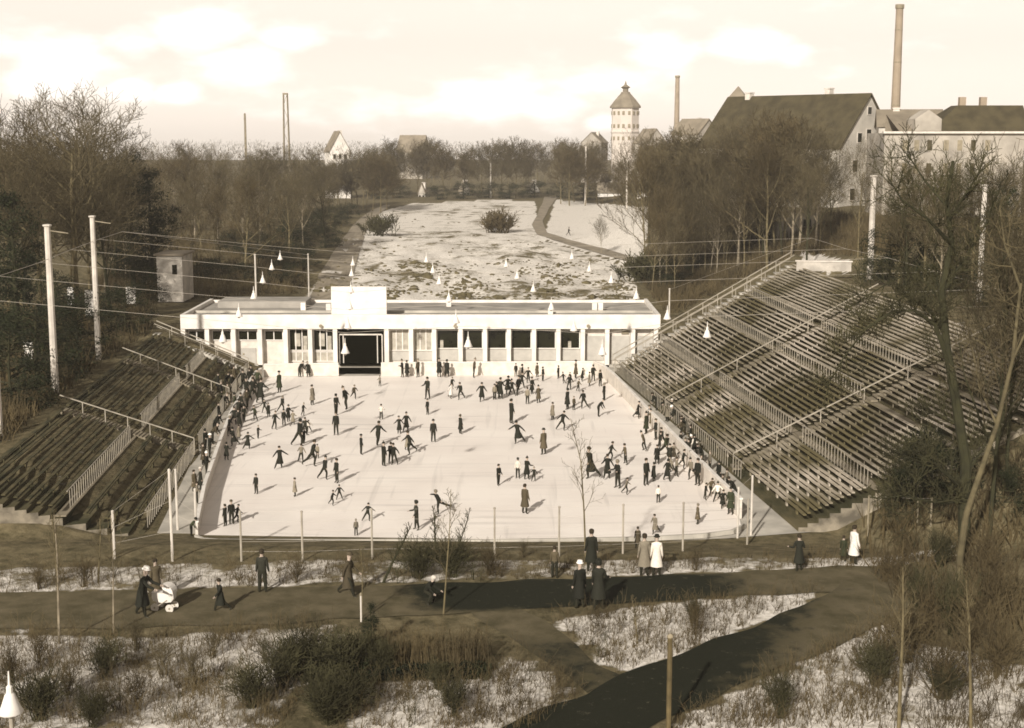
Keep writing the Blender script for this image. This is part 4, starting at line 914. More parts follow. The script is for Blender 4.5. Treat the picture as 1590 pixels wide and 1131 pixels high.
custom_tree('gnarled_tree', 'big dark gnarled tree with arching bare limbs before the right stand', bt, [(1497, 800, 0), (1500, 720, 0), (1484, 620, 0), (1470, 540, 0), (1462, 450, 0), (1478, 380, 0), (1470, 310, .3), (1480, 250, .3)], .31, .07,
    [([(1478, 580, 0), (1452, 505, -.5), (1420, 482, -1), (1385, 485, -1.2), (1345, 510, -1.4), (1310, 555, -1.5), (1285, 600, -1.6)], .11), ([(1470, 520, 0), (1440, 478, .4), (1405, 460, .8), (1375, 480, 1), (1350, 520, 1.4)], .09),
     ([(1464, 470, 0), (1440, 440, 1), (1410, 425, 1.5), (1370, 445, 2), (1330, 470, 2)], .07), ([(1466, 450, 0), (1500, 400, .5), (1530, 350, 1), (1548, 300, 1)], .09), ([(1478, 380, 0), (1440, 340, -1), (1400, 310, -1.5), (1375, 270, -2)], .09),
     ([(1475, 340, 0), (1500, 300, -1), (1530, 255, -1)], .07), ([(1470, 320, 0), (1435, 280, 1), (1410, 240, 1)], .07), ([(1498, 760, 0), (1450, 720, -1), (1410, 700, -1.5), (1370, 705, -2)], .10), ([(1498, 740, 0), (1530, 690, 1), (1560, 650, 1)], .09), ([(1490, 660, 0), (1450, 640, 1), (1420, 650, 1.5)], .07),
     ([(1500, 780, 0), (1450, 780, -1), (1400, 770, -2), (1360, 775, -2)], .07)], 3, 'darkbark', 'twigdark', .012, (7, 6, 4))
b2 = ground(1492, 905)
custom_tree('leaning_tree', 'brown leaning trunk crossing behind the big dark tree at far right', b2, [(1490, 870, 0), (1500, 800, .2), (1520, 740, .4), (1548, 660, .6), (1572, 560, .8), (1585, 440, 1)], 0.17, .06,
    [([(1548, 660, .6), (1520, 600, 1), (1510, 540, 1.4)], .06), ([(1572, 560, .8), (1600, 500, .8), (1620, 430, 1)], .06), ([(1585, 450, 1), (1560, 380, 1), (1552, 320, 1)], .06)], 9, 'brownbark', 'twig', .012, (4, 4, 3))
# saplings and shrubs in the foreground
def sapling(px, py, tx, ty, label, bark='bark', r=.05, n=9, seed=1, bend=0):
    p = ground(px, py); top = at_depth(tx, ty, p.y)-p; t = thing('bare_sapling', label, 'tree', p); rnd = random.Random(seed); tm, cm = MB(), MB()
    pts = [Vector((0, 0, -.2)), top*.35+Vector((bend*.6, 0, 0)), top*.7+Vector((bend, 0, 0)), top]; tm.tube(pts, [r, r*.8, r*.5, .012], 6)
    for k in range(n):
        f = .35+.62*k/n; o = pts[1].lerp(pts[2], (f-.35)/.35) if f < .7 else pts[2].lerp(pts[3], (f-.7)/.3)
        nd = Vector((rnd.uniform(-.7, .7), rnd.uniform(-.7, .7), 1)).normalized(); grow(rnd, tm, cm, o, nd, top.length*.22*(1.3-f), r*.3, 2, 4, (0, 0, 4, 3), 1, .006, .9)
    tm.build('trunk', M[bark], t); cm.build('crown', M[twig_of[bark]], t); return t
twig_of = {'bark': 'twig', 'darkbark': 'twigdark', 'palebark': 'twig'}
for i, a in enumerate([(92, 1000, 84, 800, 'thin bare sapling at left whose trunk crosses the path', 'palebark', .05), (176, 985, 172, 800, 'thin bare sapling right of the leftmost sapling at left', 'palebark', .035), (152, 905, 155, 805, 'short bare sapling on the snow strip at left', 'bark', .05), (688, 955, 700, 760, 'slim bare sapling rising from the middle of the path edge', 'bark', .04),
                       (676, 868, 672, 785, 'small dark sapling before the near kerb left of centre', 'darkbark', .06), (705, 868, 730, 790, 'small spreading dark sapling just right of the small dark sapling', 'darkbark', .04), (910, 872, 886, 650, 'tall curved bare sapling standing out against the ice', 'bark', .05), (592, 905, 640, 812, 'forked leaning dark sapling beside the striding walker', 'darkbark', .07),
                       (1395, 1135, 1402, 880, 'thin bare trunk right of the thick wooden post', 'bark', .07), (1508, 1135, 1500, 900, 'thin bare trunk at the bottom right corner', 'bark', .06), (90, 905, 78, 790, 'thin sapling at far left of the snow strip', 'bark', .06), (990, 1000, 980, 925, 'short twiggy sapling on snow triangle between the paths', 'bark', .03), (562, 960, 560, 850, 'slim sapling behind the short pale stake', 'bark', .03)]):
    sapling(*a, seed=40+i, n=11, bend=(.25 if i == 6 else .05))
def shrub_mesh(seed, n=14, h=1.5, spread=.55, twig='twig', tw=.006, K=(5, 3)):
    rnd = random.Random(seed); a_, cm = MB(), MB()
    for k in range(n):
        az = rnd.uniform(0, 6.28); s = rnd.random()*spread; d = Vector((math.cos(az)*s, math.sin(az)*s, 1)).normalized()
        grow(rnd, cm, cm, Vector((rnd.gauss(0, .12), rnd.gauss(0, .12), -.05)), d, h*rnd.uniform(.6, 1.05), .018, 2, 4, (0, 0, K[0], K[1]), 1, tw, .95)
    return cm.mesh('stems', M[twig])
SH = [shrub_mesh(1, 16, 1.6), shrub_mesh(2, 22, 1.7, .7, 'twig2'), shrub_mesh(3, 30, 1.6, .6, 'twigdark', .009, (6, 4)), shrub_mesh(4, 5, 1.3, .25, 'twig2', .007, (3, 2)), shrub_mesh(5, 4, 1.2, .3, 'twigdark', .008, (3, 2)), shrub_mesh(6, 40, 1.7, .75, 'twigdark', .012, (7, 5))]
def shrub(k, px, py, ph, desc, region, wide=1.0):
    p = ground(px, py); s = ph/scale_at(p)/(1.55 if k != 5 else 2.7); o = link('shrub', SH[k], None, p); o.rotation_euler = (0, 0, rt_.uniform(0, 6.28)); o.scale = (s*wide, s*wide, s)
    tag(o, None, 'shrub', 'bare shrubs on the snowy ground'); ranked(o, desc, region, px)
for k, px, py, ph, w in [(2, 60, 1118, 60, 1.3), (1, 20, 1060, 50, 1), (1, 105, 1080, 55, 1), (2, 165, 1052, 50, 1.1), (1, 215, 1100, 55, 1), (0, 255, 1050, 55, 1), (2, 145, 1128, 45, 1.3), (0, 300, 1070, 60, 1), (2, 390, 1098, 55, 1.3), (0, 330, 1020, 50, 1), (1, 60, 1030, 45, 1), (0, 210, 1010, 45, 1), (0, 460, 1050, 50, 1.1), (4, 270, 1120, 50, 1), (3, 120, 1030, 50, 1), (0, 410, 1030, 45, 1)]:
    shrub(k, px, py, ph, 'bushy bare shrub', 'on snow in bottom left corner', w)
for k, px, py, ph, w in [(2, 440, 1068, 60, 1.2), (5, 520, 1058, 100, 1.2), (5, 560, 1048, 85, 1.1), (5, 500, 1095, 75, 1.2), (5, 545, 1108, 85, 1.2), (5, 590, 1050, 75, 1), (2, 470, 1055, 65, 1.2), (5, 510, 1125, 80, 1.3)]:
    shrub(k, px, py, ph, 'dense dark shrub', 'in clump left of the hedge', w)
t = tree(LV[2], 16, 577, 1012, 945, 'small dark conical conifer behind the left end of the hedge', '', rt_, 'small_conifer', 'tree', wide=1.6); t['label'] = 'small dark conical conifer behind the left end of the hedge'; RANK.pop(('', 'small_conifer'))
for k, px, py, ph, w in [(4, 620, 905, 40, 1.5), (2, 650, 898, 45, 1.4), (2, 700, 896, 48, 1.3), (4, 740, 900, 45, 1.5), (1, 760, 893, 38, 1.3), (3, 800, 896, 30, 1), (0, 690, 866, 26, 1.5), (0, 720, 866, 26, 1.5), (0, 814, 866, 24, .8), (3, 980, 890, 38, 1), (1, 1080, 886, 30, 1), (3, 1150, 880, 26, 1), (1, 460, 905, 32, 1), (3, 330, 912, 30, 1), (1, 60, 915, 34, 1), (1, 130, 912, 36, 1), (1, 1400, 865, 40, 1), (2, 1460, 880, 45, 1)]:
    shrub(k, px, py, ph, 'low bare shrub', 'on the strip between ice and path', w)
for k, px, py, ph, w in [(3, 905, 1010, 40, 1), (4, 930, 1030, 45, 1), (3, 960, 985, 38, 1), (3, 1000, 1000, 45, 1), (1, 1080, 985, 45, .8), (2, 1075, 965, 30, .9), (3, 1110, 960, 36, 1), (3, 1030, 965, 34, 1), (4, 1160, 945, 32, 1), (3, 1200, 935, 30, 1), (3, 880, 985, 30, 1), (4, 940, 1000, 30, .9)]:
    shrub(k, px, py, ph, 'spindly weed shrub', 'on snow triangle between the paths', w)
for k, px, py, ph, w in [(3, 1160, 1112, 55, 1), (4, 1190, 1095, 60, 1), (2, 1210, 1115, 60, .7), (3, 1290, 1040, 45, 1), (4, 1250, 1060, 45, 1), (3, 1330, 1035, 50, 1), (3, 1300, 1090, 45, 1), (1, 1375, 1050, 85, 1), (2, 1360, 1065, 55, 1), (1, 1410, 1030, 80, 1.1), (1, 1460, 1085, 90, 1.1), (2, 1465, 1085, 45, 1.3), (1, 1500, 1010, 80, 1.1), (1, 1545, 1050, 90, 1.1), (2, 1430, 950, 55, .8), (2, 1480, 990, 80, .7), (1, 1400, 930, 60, 1), (1, 1540, 960, 80, 1.2), (1, 1440, 985, 70, 1), (3, 1110, 1120, 50, 1), (1, 1530, 900, 70, 1.2), (1, 1370, 905, 45, 1)]:
    shrub(k, px, py, ph, 'twiggy bare shrub', 'in the bottom right corner', w)
for k, px, py, ph, w in [(3, 630, 1105, 50, 1), (4, 640, 1130, 55, 1), (2, 705, 1112, 50, 1), (3, 600, 1090, 40, 1), (4, 755, 1070, 40, 1), (3, 790, 1080, 60, 1), (3, 745, 1105, 50, .9), (4, 820, 1060, 40, 1), (3, 860, 1075, 50, 1), (2, 680, 1070, 35, 1.2), (3, 720, 1085, 40, 1)]:
    shrub(k, px, py, ph, 'sparse weed shrub', 'on snow below the hedge', w)
# hedge of upright stems
A, B = ground(575, 1046), ground(762, 1042); hb = A.copy()
t = thing('hedge', 'row of upright bare hedge stems with shade-dark foot above the lower snow', 'hedge', hb); mb = MB(); mf = MB(); rh = random.Random(2)
for k in range(330):
    f = rh.random(); p = A.lerp(B, f)-hb+Vector((0, rh.uniform(-.3, 1.1), -.05)); q = p+Vector((rh.gauss(0, .1), rh.gauss(0, .1), rh.uniform(1.0, 1.55))); mb.tube([p, p.lerp(q, .5)+Vector((rh.gauss(0, .04), 0, 0)), q], [.016, .012, .005], 3)
    for _ in range(3):
        o = p.lerp(q, rh.uniform(.4, 1)); e = o+Vector((rh.gauss(0, .14), rh.gauss(0, .14), rh.uniform(.05, .3))); mb.tube([o, e], [.007, .004], 3)
mb.build('stems', M['twig2'], t)
for k in range(6000):
    f = rh.uniform(-.55, 1.0); p = A+(B-A)*f-hb+Vector((0, rh.uniform(-.75, .05)-.1*rh.random(), rh.random()**1.6*(.42 if f > 0 else .8))); a = Vector((rh.gauss(0, 1), rh.gauss(0, 1), rh.gauss(0, 1))).normalized(); c = a.cross(Vector((rh.gauss(0, 1), rh.gauss(0, 1), 1))).normalized(); w = .11
    mf.add([p-a*w, p+c*w*.5, p+a*w], [(0, 1, 2)])
mf.build('foot_shade', M['evergreen'], t)  # dark leaf scraps stand in for shadow along the hedge foot
# field rubble, weeds and far wood (nobody could count them)
rnd = random.Random(8); mb = MB()
n = 0
while n < 1500:
    px, py = rnd.uniform(490, 985), 468-150*rnd.random()**1.25
    if not inpoly(px, py, SNOW[0][0]): continue
    dens = .5+.5*math.sin(px*.043+2*math.sin(py*.09))*math.sin(py*.17+px*.011)
    if rnd.random() > dens**2*(1 if py > 405 else .12): continue
    p = ground(px, py); s = rnd.uniform(.06, .26)*(1 if rnd.random() < .95 else 2.2); n += 1
    mb.ball((p.x, p.y, p.z+s*.15), s, 6, (rnd.uniform(.7, 2.0), rnd.uniform(.7, 1.6), rnd.uniform(.4, 1.1)))
tag(mb.build('rubble', M['rubble']), 'dark clods and heaps of frozen earth scattered on the snowy field', 'rubble', kind='stuff')
mb = MB(); n = 0
while n < 3400:
    px, py = rnd.uniform(-30, 1600), rnd.uniform(862, 1135)
    ok = any(inpoly(px, py, P) for P, c in SNOW[2:8])
    if not ok or rnd.random() > (.12+.88*abs(math.sin(px*.021+py*.01)*math.cos(py*.045+px*.008))**1.5): continue
    p = ground(px, py); n += 1
    for _ in range(rnd.randint(2, 5)):
        q = p+Vector((rnd.gauss(0, .09), rnd.gauss(0, .09), 0)); h = rnd.uniform(.12, .5); w = .012; d = Vector((rnd.gauss(0, .12), rnd.gauss(0, .12), h))
        mb.add([q-Vector((w, 0, .02)), q+Vector((w, 0, -.02)), q+d, q+Vector((0, w*1.5, -.02))], [(0, 1, 2), (1, 3, 2), (3, 0, 2)])
n = 0
while n < 1300:
    px, py = rnd.uniform(-30, 1600), rnd.uniform(866, 1135)
    if not any(inpoly(px, py, P) for P, c in SNOW[2:8]): continue
    p = ground(px, py); n += 1
    for _ in range(rnd.randint(2, 4)):
        h = rnd.uniform(.35, 1.1); q = p+Vector((rnd.gauss(0, .12), rnd.gauss(0, .12), -.03)); d = Vector((rnd.gauss(0, .22), rnd.gauss(0, .22), h)); mb.tube([q, q+d*.5+Vector((rnd.gauss(0, .04), 0, 0)), q+d], [.009, .007, .003], 3, False)
        for _ in range(3):
            o = q+d*rnd.uniform(.4, .95); mb.tube([o, o+Vector((rnd.gauss(0, .12), rnd.gauss(0, .12), rnd.uniform(.05, .2)))], [.006, .003], 3, False)
tag(mb.build('dry_weeds', M['twig2']), 'dry weed stems poking through the patchy snow in the foreground', 'weeds', kind='stuff')
mb = MB()
for k in range(42000):
    px = rnd.uniform(-60, 1650); y = rnd.uniform(430, 900) if px > 560 else rnd.uniform(320, 900)
    if 640 < px < 1000 and y < 480: continue
    x = (px-PW/2)/F*y; top = 17.2+2.0*mnoise.noise(Vector((x*.045, y*.02, 0)))+1.6*mnoise.noise(Vector((x*.16, y*.05, 5))); z = top*rnd.random()**.7
    a = Vector((rnd.gauss(0, .55), rnd.gauss(0, .55), 1)).normalized(); c = Vector((rnd.gauss(0, 1), rnd.gauss(0, 1), rnd.gauss(0, .3))).normalized(); w = rnd.uniform(.6, 1.7)
    p = Vector((x, y, z)); mb.add([p-c*.09, p+c*.09, p+a*w], [(0, 1, 2)])
tag(mb.build('far_wood', M['twig']), 'hazy far wood filling the horizon behind the nearer trees', 'wood', kind='stuff')
# undergrowth of the woods
mb = MB()
REG = [([(-60, 480), (240, 470), (230, 520), (160, 560), (0, 690), (-60, 700)], 1500), ([(180, 380), (480, 380), (470, 455), (240, 470), (150, 450)], 1700), ([(200, 330), (560, 325), (530, 350), (470, 390), (180, 390)], 1300), ([(1000, 440), (1230, 380), (1235, 395), (1040, 490)], 1300), ([(1000, 390), (1200, 330), (1400, 340), (1400, 400), (1230, 395), (1000, 435)], 2200), ([(1340, 790), (1600, 700), (1600, 1000), (1420, 930), (1345, 880)], 300)]
for P, cnt in REG:
    x0, x1 = min(p[0] for p in P), max(p[0] for p in P); y0, y1 = min(p[1] for p in P), max(p[1] for p in P); n = 0
    while n < cnt:
        px, py = rnd.uniform(x0, x1), rnd.uniform(y0, y1)
        if not inpoly(px, py, P): continue
        n += 1; p = ground(px, py); h = rnd.uniform(.5, 2.4)
        for _ in range(4):
            d = Vector((rnd.gauss(0, .3), rnd.gauss(0, .3), 1))*h*rnd.uniform(.5, 1); q = p+Vector((rnd.gauss(0, .3), rnd.gauss(0, .3), -.05)); w = .025+p.y*.00015
            mb.add([q-Vector((w, 0, 0)), q+Vector((w, 0, 0)), q+d, q+Vector((0, w*1.7, 0))], [(0, 1, 2), (1, 3, 2), (3, 0, 2)])
tag(mb.build('undergrowth', M['twig2']), 'tangled brown undergrowth on the floor of the woods', 'undergrowth', kind='stuff')
# ---------------------------------------------------------------- people
def body_mesh(name, pose):
    """One continuous skinned figure 1.7 m tall facing -Y; pose gives joint angles in degrees."""
    g = lambda k, d=0: pose.get(k, d)
    lean, twist = R(g('lean')), R(g('twist'))
    def rx(v, a): return Vector((v.x, v.y*math.cos(a)-v.z*math.sin(a), v.y*math.sin(a)+v.z*math.cos(a)))
    def ry(v, a): return Vector((v.x*math.cos(a)+v.z*math.sin(a), v.y, -v.x*math.sin(a)+v.z*math.cos(a)))
    V, Rr, E, tagm = [], [], [], []
    def add(p, r, parent, m):
        V.append(Vector(p)); Rr.append(r); tagm.append(m)
        if parent is not None: E.append((parent, len(V)-1))
        return len(V)-1
    hip = Vector((0, 0, .90)); up = rx(Vector((0, 0, 1)), lean)
    side = ry(Vector((1, 0, 0)), R(g('roll')))
    side = Vector((side.x*math.cos(twist), side.x*math.sin(twist), side.z))
    fat = g('fat', 1.16); coat = g('coat', False)
    P0 = add(hip, (.150*fat, .125*fat), None, 0)
    S1 = add(hip+up*.17, (.140*fat, .11*fat), P0, 0); S2 = add(hip+up*.36, (.165*fat, .12*fat), S1, 0); S3 = add(hip+up*.49, (.12, .09), S2, 0)
    hd = rx(up, R(g('nod'))); N1 = add(hip+up*.55, (.055, .055), S3, 2); H1 = add(hip+up*.55+hd*.09, (.078, .088), N1, 2); H2 = add(hip+up*.55+hd*.19, (.085, .098), H1, 2); H3 = add(hip+up*.55+hd*.245, (.05, .06), H2, 3)
    head_c = V[H2]; hands = []
    for s, n in ((-1, 'L'), (1, 'R')):
        sh = hip+up*.47+side*s*.165; a = add(sh, (.074, .072), S3, 0)
        fw, ab, el = R(g('arm'+n, 4)), R(g('out'+n, 10)), R(g('elb'+n, 12))
        d = rx(Vector((s*math.sin(ab), 0, -math.cos(ab))), -fw+lean*.6) ; el_p = sh+d*.28; b_ = add(el_p, (.058, .058), a, 0)
        d2 = rx(d, -el) if abs(fw) > R(8) or abs(ab) < R(45) else (d+Vector((0, -math.sin(el), 0))).normalized()
        d2.normalize(); wr = el_p+d2*.24; c = add(wr, (.045, .046), b_, 0); h = add(wr+d2*.035, (.028, .033), c, 2); add(wr+d2*.09, (.026, .040), h, 2); hands.append((wr+d2*.10, d2, s))
        hj = hip+side*s*.085; la, lo, kn = R(g('leg'+n, 0)), R(g('spr'+n, 3)), R(g('knee'+n, 4))
        a = add(hj+Vector((0, 0, -.06)), (.105, .108), P0, 1)
        d = rx(Vector((s*math.sin(lo), 0, -math.cos(lo))), -la); kp = hj+d*.43; b_ = add(hj+d*.22, (.096, .098), a, 1); b_ = add(kp, (.074, .076), b_, 1)
        d2 = rx(d, kn); c = add(kp+d2*.17, (.070, .074), b_, 1); ak = kp+d2*.39; c = add(ak, (.05, .055), c, 1)
        f = rx(Vector((s*.12, -1, -.12)), g('flex', 0)*0+ (kn-la)*.7).normalized(); hl = add(ak+d2*.045+f*.02, (.042, .04), c, 4); add(ak+d2*.055+f*.15, (.036, .028), hl, 4)
    me = bpy.data.meshes.new(name); me.from_pydata([tuple(v) for v in V], E, []); o = bpy.data.objects.new(name, me); COL.objects.link(o)
    md = o.modifiers.new('Skin', 'SKIN'); md.use_smooth_shade = True
    for i, sv in enumerate(me.skin_vertices[0].data): sv.radius = Rr[i]; sv.use_root = (i == 0)
    sd = o.modifiers.new('Sub', 'SUBSURF'); sd.levels = 1; sd.render_levels = 1
    dg = bpy.context.evaluated_depsgraph_get(); dg.update(); ev = o.evaluated_get(dg); out = bpy.data.meshes.new_from_object(ev, depsgraph=dg); out.name = name
    bpy.data.objects.remove(o)
    bm = bmesh.new(); bm.from_mesh(out)
    segs = [(V[a], V[c], tagm[c] if tagm[c] != 2 or tagm[a] == 2 else tagm[a]) for a, c in E]
    def near(p):
        best, bi = 9, 0
        for a, c, m in segs:
            ab = c-a; t = max(0, min(1, (p-a).dot(ab)/ab.length_squared)); d = (p-(a+ab*t)).length
            if d < best: best, bi = d, m
        return bi
    for f in bm.faces: f.material_index = {0: 0, 1: 1, 2: 2, 3: 2, 4: 3}[near(f.calc_center_median())]; f.smooth = True
    bm.to_mesh(out); bm.free()
    mb = MB(); mb.v = [tuple(v.co) for v in out.vertices]; mb.f = [tuple(p.vertices) for p in out.polygons]; mb.m = [p.material_index for p in out.polygons]
    # fingers, thumb
    for (w, d, s) in hands:
        sd_ = d.cross(Vector((0, 1, 0))); sd_ = Vector((1, 0, 0)) if sd_.length < .1 else sd_.normalized(); nrm = d.cross(sd_).normalized()
        for k, (off, ln) in enumerate([(-.028, .062), (-.010, .076), (.009, .07), (.026, .054)]):
            a = w+nrm*off-d*.01; b_ = a+d*ln*.55+sd_*.004; c = b_+(d*.8-sd_*s*.6).normalized()*ln*.45; mb.tube([a, b_, c], [.010, .009, .006], 5, True, 2)
        a = w-d*.06-nrm*.03; mb.tube([a, a-nrm*.03+d*.02, a-nrm*.035+d*.05], [.011, .010, .007], 5, True, 2)
    # face: eyes, nose, mouth, ears
    fwd = rx(Vector((0, -1, 0)), R(g('nod'))+lean); fwd.normalize(); rt2 = Vector((1, 0, 0)); c = head_c-hd*.02
    q = c+fwd*.095; mb.add([q+hd*.03-rt2*.004, q+hd*.03+rt2*.004, q-hd*.012+rt2*.014, q-hd*.012-rt2*.014, q+fwd*.022-hd*.008], [(0, 1, 4), (1, 2, 4), (2, 3, 4), (3, 0, 4)], 2)
    for s in (-1, 1):
        e = c+fwd*.084+rt2*s*.032+hd*.03; mb.ball(e, .012, 6, (1, .6, .6), 3); e = c+rt2*s*.083; mb.ball(e, .024, 6, (.35, .7, 1.1), 2)
    e = c+fwd*.086-hd*.042; mb.ball(e, .02, 6, (1.1, .4, .25), 3)
    return mb, head_c, hd, up, fwd, V
def hat_mesh(c, hd, fwd, kind):
    mb = MB(); R3 = Vector((1, 0, 0)); F3_ = hd.cross(R3)
    def ring(prof, n=12):
        o = len(mb.v)
        for r, z, f in prof:
            for k in range(n):
                t = 2*math.pi*k/n; mb.v.append(tuple(c+R3*math.cos(t)*r+F3_*math.sin(t)*r*1.12+hd*z+fwd*f))
        for i in range(len(prof)-1):
            for k in range(n): mb.f.append((o+i*n+k, o+i*n+(k+1) % n, o+(i+1)*n+(k+1) % n, o+(i+1)*n+k)); mb.m.append(0)
        mb.f.append(tuple(o+(len(prof)-1)*n+k for k in range(n))); mb.m.append(0)
    if kind == 'hat': ring([(.135, .035, 0), (.14, .045, 0), (.098, .055, 0), (.096, .12, 0), (.08, .14, 0), (.02, .145, 0)])
    elif kind == 'bobble': ring([(.098, .02, -.005), (.103, .05, 0), (.092, .10, 0), (.055, .14, 0), (.02, .155, 0), (.035, .17, 0), (.035, .19, 0), (.01, .205, 0)])
    elif kind == 'scarf': ring([(.085, -.09, -.015), (.103, -.04, -.03), (.108, .02, -.025), (.10, .08, -.01), (.06, .12, 0), (.01, .13, 0)])
    else: ring([(.088, -.05, -.03), (.101, 0, -.022), (.104, .05, -.012), (.09, .095, -.004), (.05, .12, 0), (.01, .126, 0)])
    return mb
POSES = {
 'stand': dict(outL=8, outR=8, armL=4, armR=2, sprL=3, sprR=3),
 'stand2': dict(outL=14, outR=6, armL=20, elbL=60, armR=8, elbR=30, legL=6, legR=-5, lean=2),
 'glide': dict(lean=12, armL=-25, outL=30, armR=35, outR=25, elbR=25, legL=18, kneeL=28, legR=-28, kneeR=12, sprR=10, nod=-8),
 'glide2': dict(lean=16, armL=40, outL=22, elbL=20, armR=-32, outR=32, legR=22, kneeR=34, legL=-34, kneeL=20, sprL=12, nod=-8),
 'armsout': dict(lean=8, outL=48, outR=38, armL=14, armR=-12, elbL=22, elbR=30, legL=6, legR=-10, kneeL=14, kneeR=10, sprL=6, sprR=8),
 'push': dict(lean=20, outL=55, armL=10, outR=40, armR=-20, legL=24, kneeL=40, legR=-20, sprR=24, kneeR=6),
 'lift': dict(lean=26, outL=80, outR=62, legL=6, kneeL=14, legR=-58, kneeR=8, nod=-20),
 'bend': dict(lean=42, armL=30, armR=34, elbL=30, elbR=20, outL=10, outR=12, legL=6, legR=2, kneeL=8, kneeR=6, nod=-14),
 'hands': dict(lean=4, armL=8, elbL=75, armR=10, elbR=80, outL=20, outR=20, legL=4, legR=-4),
 'wide': dict(lean=8, sprL=16, sprR=18, outL=34, outR=40, elbL=24, elbR=20, kneeL=8, kneeR=8),
 'walk': dict(lean=5, legL=24, kneeL=10, legR=-24, kneeR=22, armL=-22, armR=26, outL=6, outR=6, elbR=26, elbL=14),
 'pushcart': dict(lean=14, armL=48, elbL=32, armR=50, elbR=30, outL=6, outR=6, legL=12, legR=-14, kneeR=14),
 'crouch': dict(lean=34, legL=72, kneeL=96, legR=66, kneeR=92, armL=40, armR=44, elbL=40, elbR=36, sprL=12, sprR=10),
}
BM = {}
for nm, ps in POSES.items():
    mb, hc, hd, up, fwd, V = body_mesh(nm, ps)
    zmin = min(v[2] for v in mb.v); mb.v = [(x, y, z-zmin) for x, y, z in mb.v]; hc = hc-Vector((0, 0, zmin)); hip = V[0]-Vector((0, 0, zmin))
    H = max(v[2] for v in mb.v)
    bodyme = mb.mesh('person', [M['cloth'], M['cloth_trousers'], M['skin'], M['boot']], True)
    hats = {k: hat_mesh(hc, hd, fwd, k).mesh(k, M['cloth'], True) for k in ('hat', 'bobble', 'scarf', 'hair')}
    # knee length coat skirt hanging from the waist
    mc = MB(); n = 14; prof = [(.16, .14, .12), (.19, .165, -.08), (.235, .20, -.30), (.265, .235, -.48)]; ln = ps.get('lean', 0)
    for rx_, ry_, dz in prof:
        for k in range(n):
            t = 2*math.pi*k/n; fold = 1+.05*math.sin(t*5); mc.v.append((hip.x+rx_*math.cos(t)*fold, hip.y+ry_*math.sin(t)*fold-(dz if dz > 0 else 0)*math.sin(R(ln)), hip.z+dz))
    for i in range(3):
        for k in range(n): mc.f.append((i*n+k, i*n+(k+1) % n, (i+1)*n+(k+1) % n, (i+1)*n+k)); mc.m.append(0)
    coatme = mc.mesh('coat_skirt', M['cloth'], True)
    BM[nm] = (bodyme, hats, coatme, H)
DARK = (.014, .014, .009); NAVY = (.022, .021, .014); BROWN = (.07, .055, .032); GREY = (.17, .145, .105); LIGHT = (.52, .47, .40); GREEN = (.03, .034, .016); WHITE = (.78, .73, .66)
TONE = {'d': (DARK, 'dark'), 'n': (NAVY, 'dark'), 'b': (BROWN, 'brown'), 'g': (GREY, 'grey'), 'l': (LIGHT, 'pale'), 'e': (GREEN, 'dark'), 'w': (WHITE, 'white')}
WORD = {'stand': 'standing upright', 'stand2': 'with arm bent', 'glide': 'gliding', 'glide2': 'striding', 'armsout': 'with arms spread', 'push': 'pushing off', 'lift': 'with leg lifted', 'bend': 'bending forward', 'hands': 'hands folded', 'wide': 'on spread legs', 'walk': 'walking', 'pushcart': 'pushing', 'crouch': 'crouching'}
rp = random.Random(12)
def person(px, py, ph, tone='d', pose=None, hat=None, coat=None, region='', rz=None, label=None, hatc=None, p=None, group=None):
    if pose == 'armsout' and group == 'skaters on the ice': pose = rp.choice(['armsout', 'push', 'glide', 'stand2', 'wide', 'bend' if ph < 30 else 'glide2'])
    pose = pose or rp.choice(['glide', 'glide2', 'stand', 'push', 'armsout', 'stand2', 'wide', 'hands', 'glide', 'stand'])
    p = p or (at(px, py, .062) if group == 'skaters on the ice' else ground(px, py)); bodyme, hats, coatme, H = BM[pose]
    s = ph/scale_at(p)/H/1.0; s = min(1.2, max(.5, s))
    if pose == 'bend': s = min(1.05, s*1.0)
    c = list(TONE[tone][0]); k = rp.uniform(.75, 1.35); c = (c[0]*k, c[1]*k, c[2]*k, 1)
    o = link('person', bodyme, None, p); o.rotation_euler = (0, 0, rp.uniform(0, 6.28) if rz is None else R(rz)); o.scale = (s, s, s); o.color = c
    tag(o, None, 'person', group)
    hat = hat or rp.choice(['hair', 'hair', 'bobble', 'scarf', 'hair', 'hat']); h = link({'hair': 'hair', 'hat': 'hat', 'bobble': 'woollen_hat', 'scarf': 'headscarf'}[hat], hats[hat], o)
    h.color = (*(hatc or ((.03, .022, .012) if hat == 'hair' else rp.choice([DARK, DARK, NAVY, BROWN, GREY]))), 1)
    if coat or (coat is None and rp.random() < .4 and pose not in ('lift', 'crouch', 'glide2')): cm_ = link('coat_skirt', coatme, o); cm_.color = c
    if label: o['label'] = label
    else: ranked(o, '%s %s skater %s' % ('small' if s < .72 else ('tall' if s > .98 else ''), TONE[tone][1], WORD[pose]) if group == 'skaters on the ice' else '%s clad onlooker %s' % (TONE[tone][1], WORD[pose]), region, px)
    return o
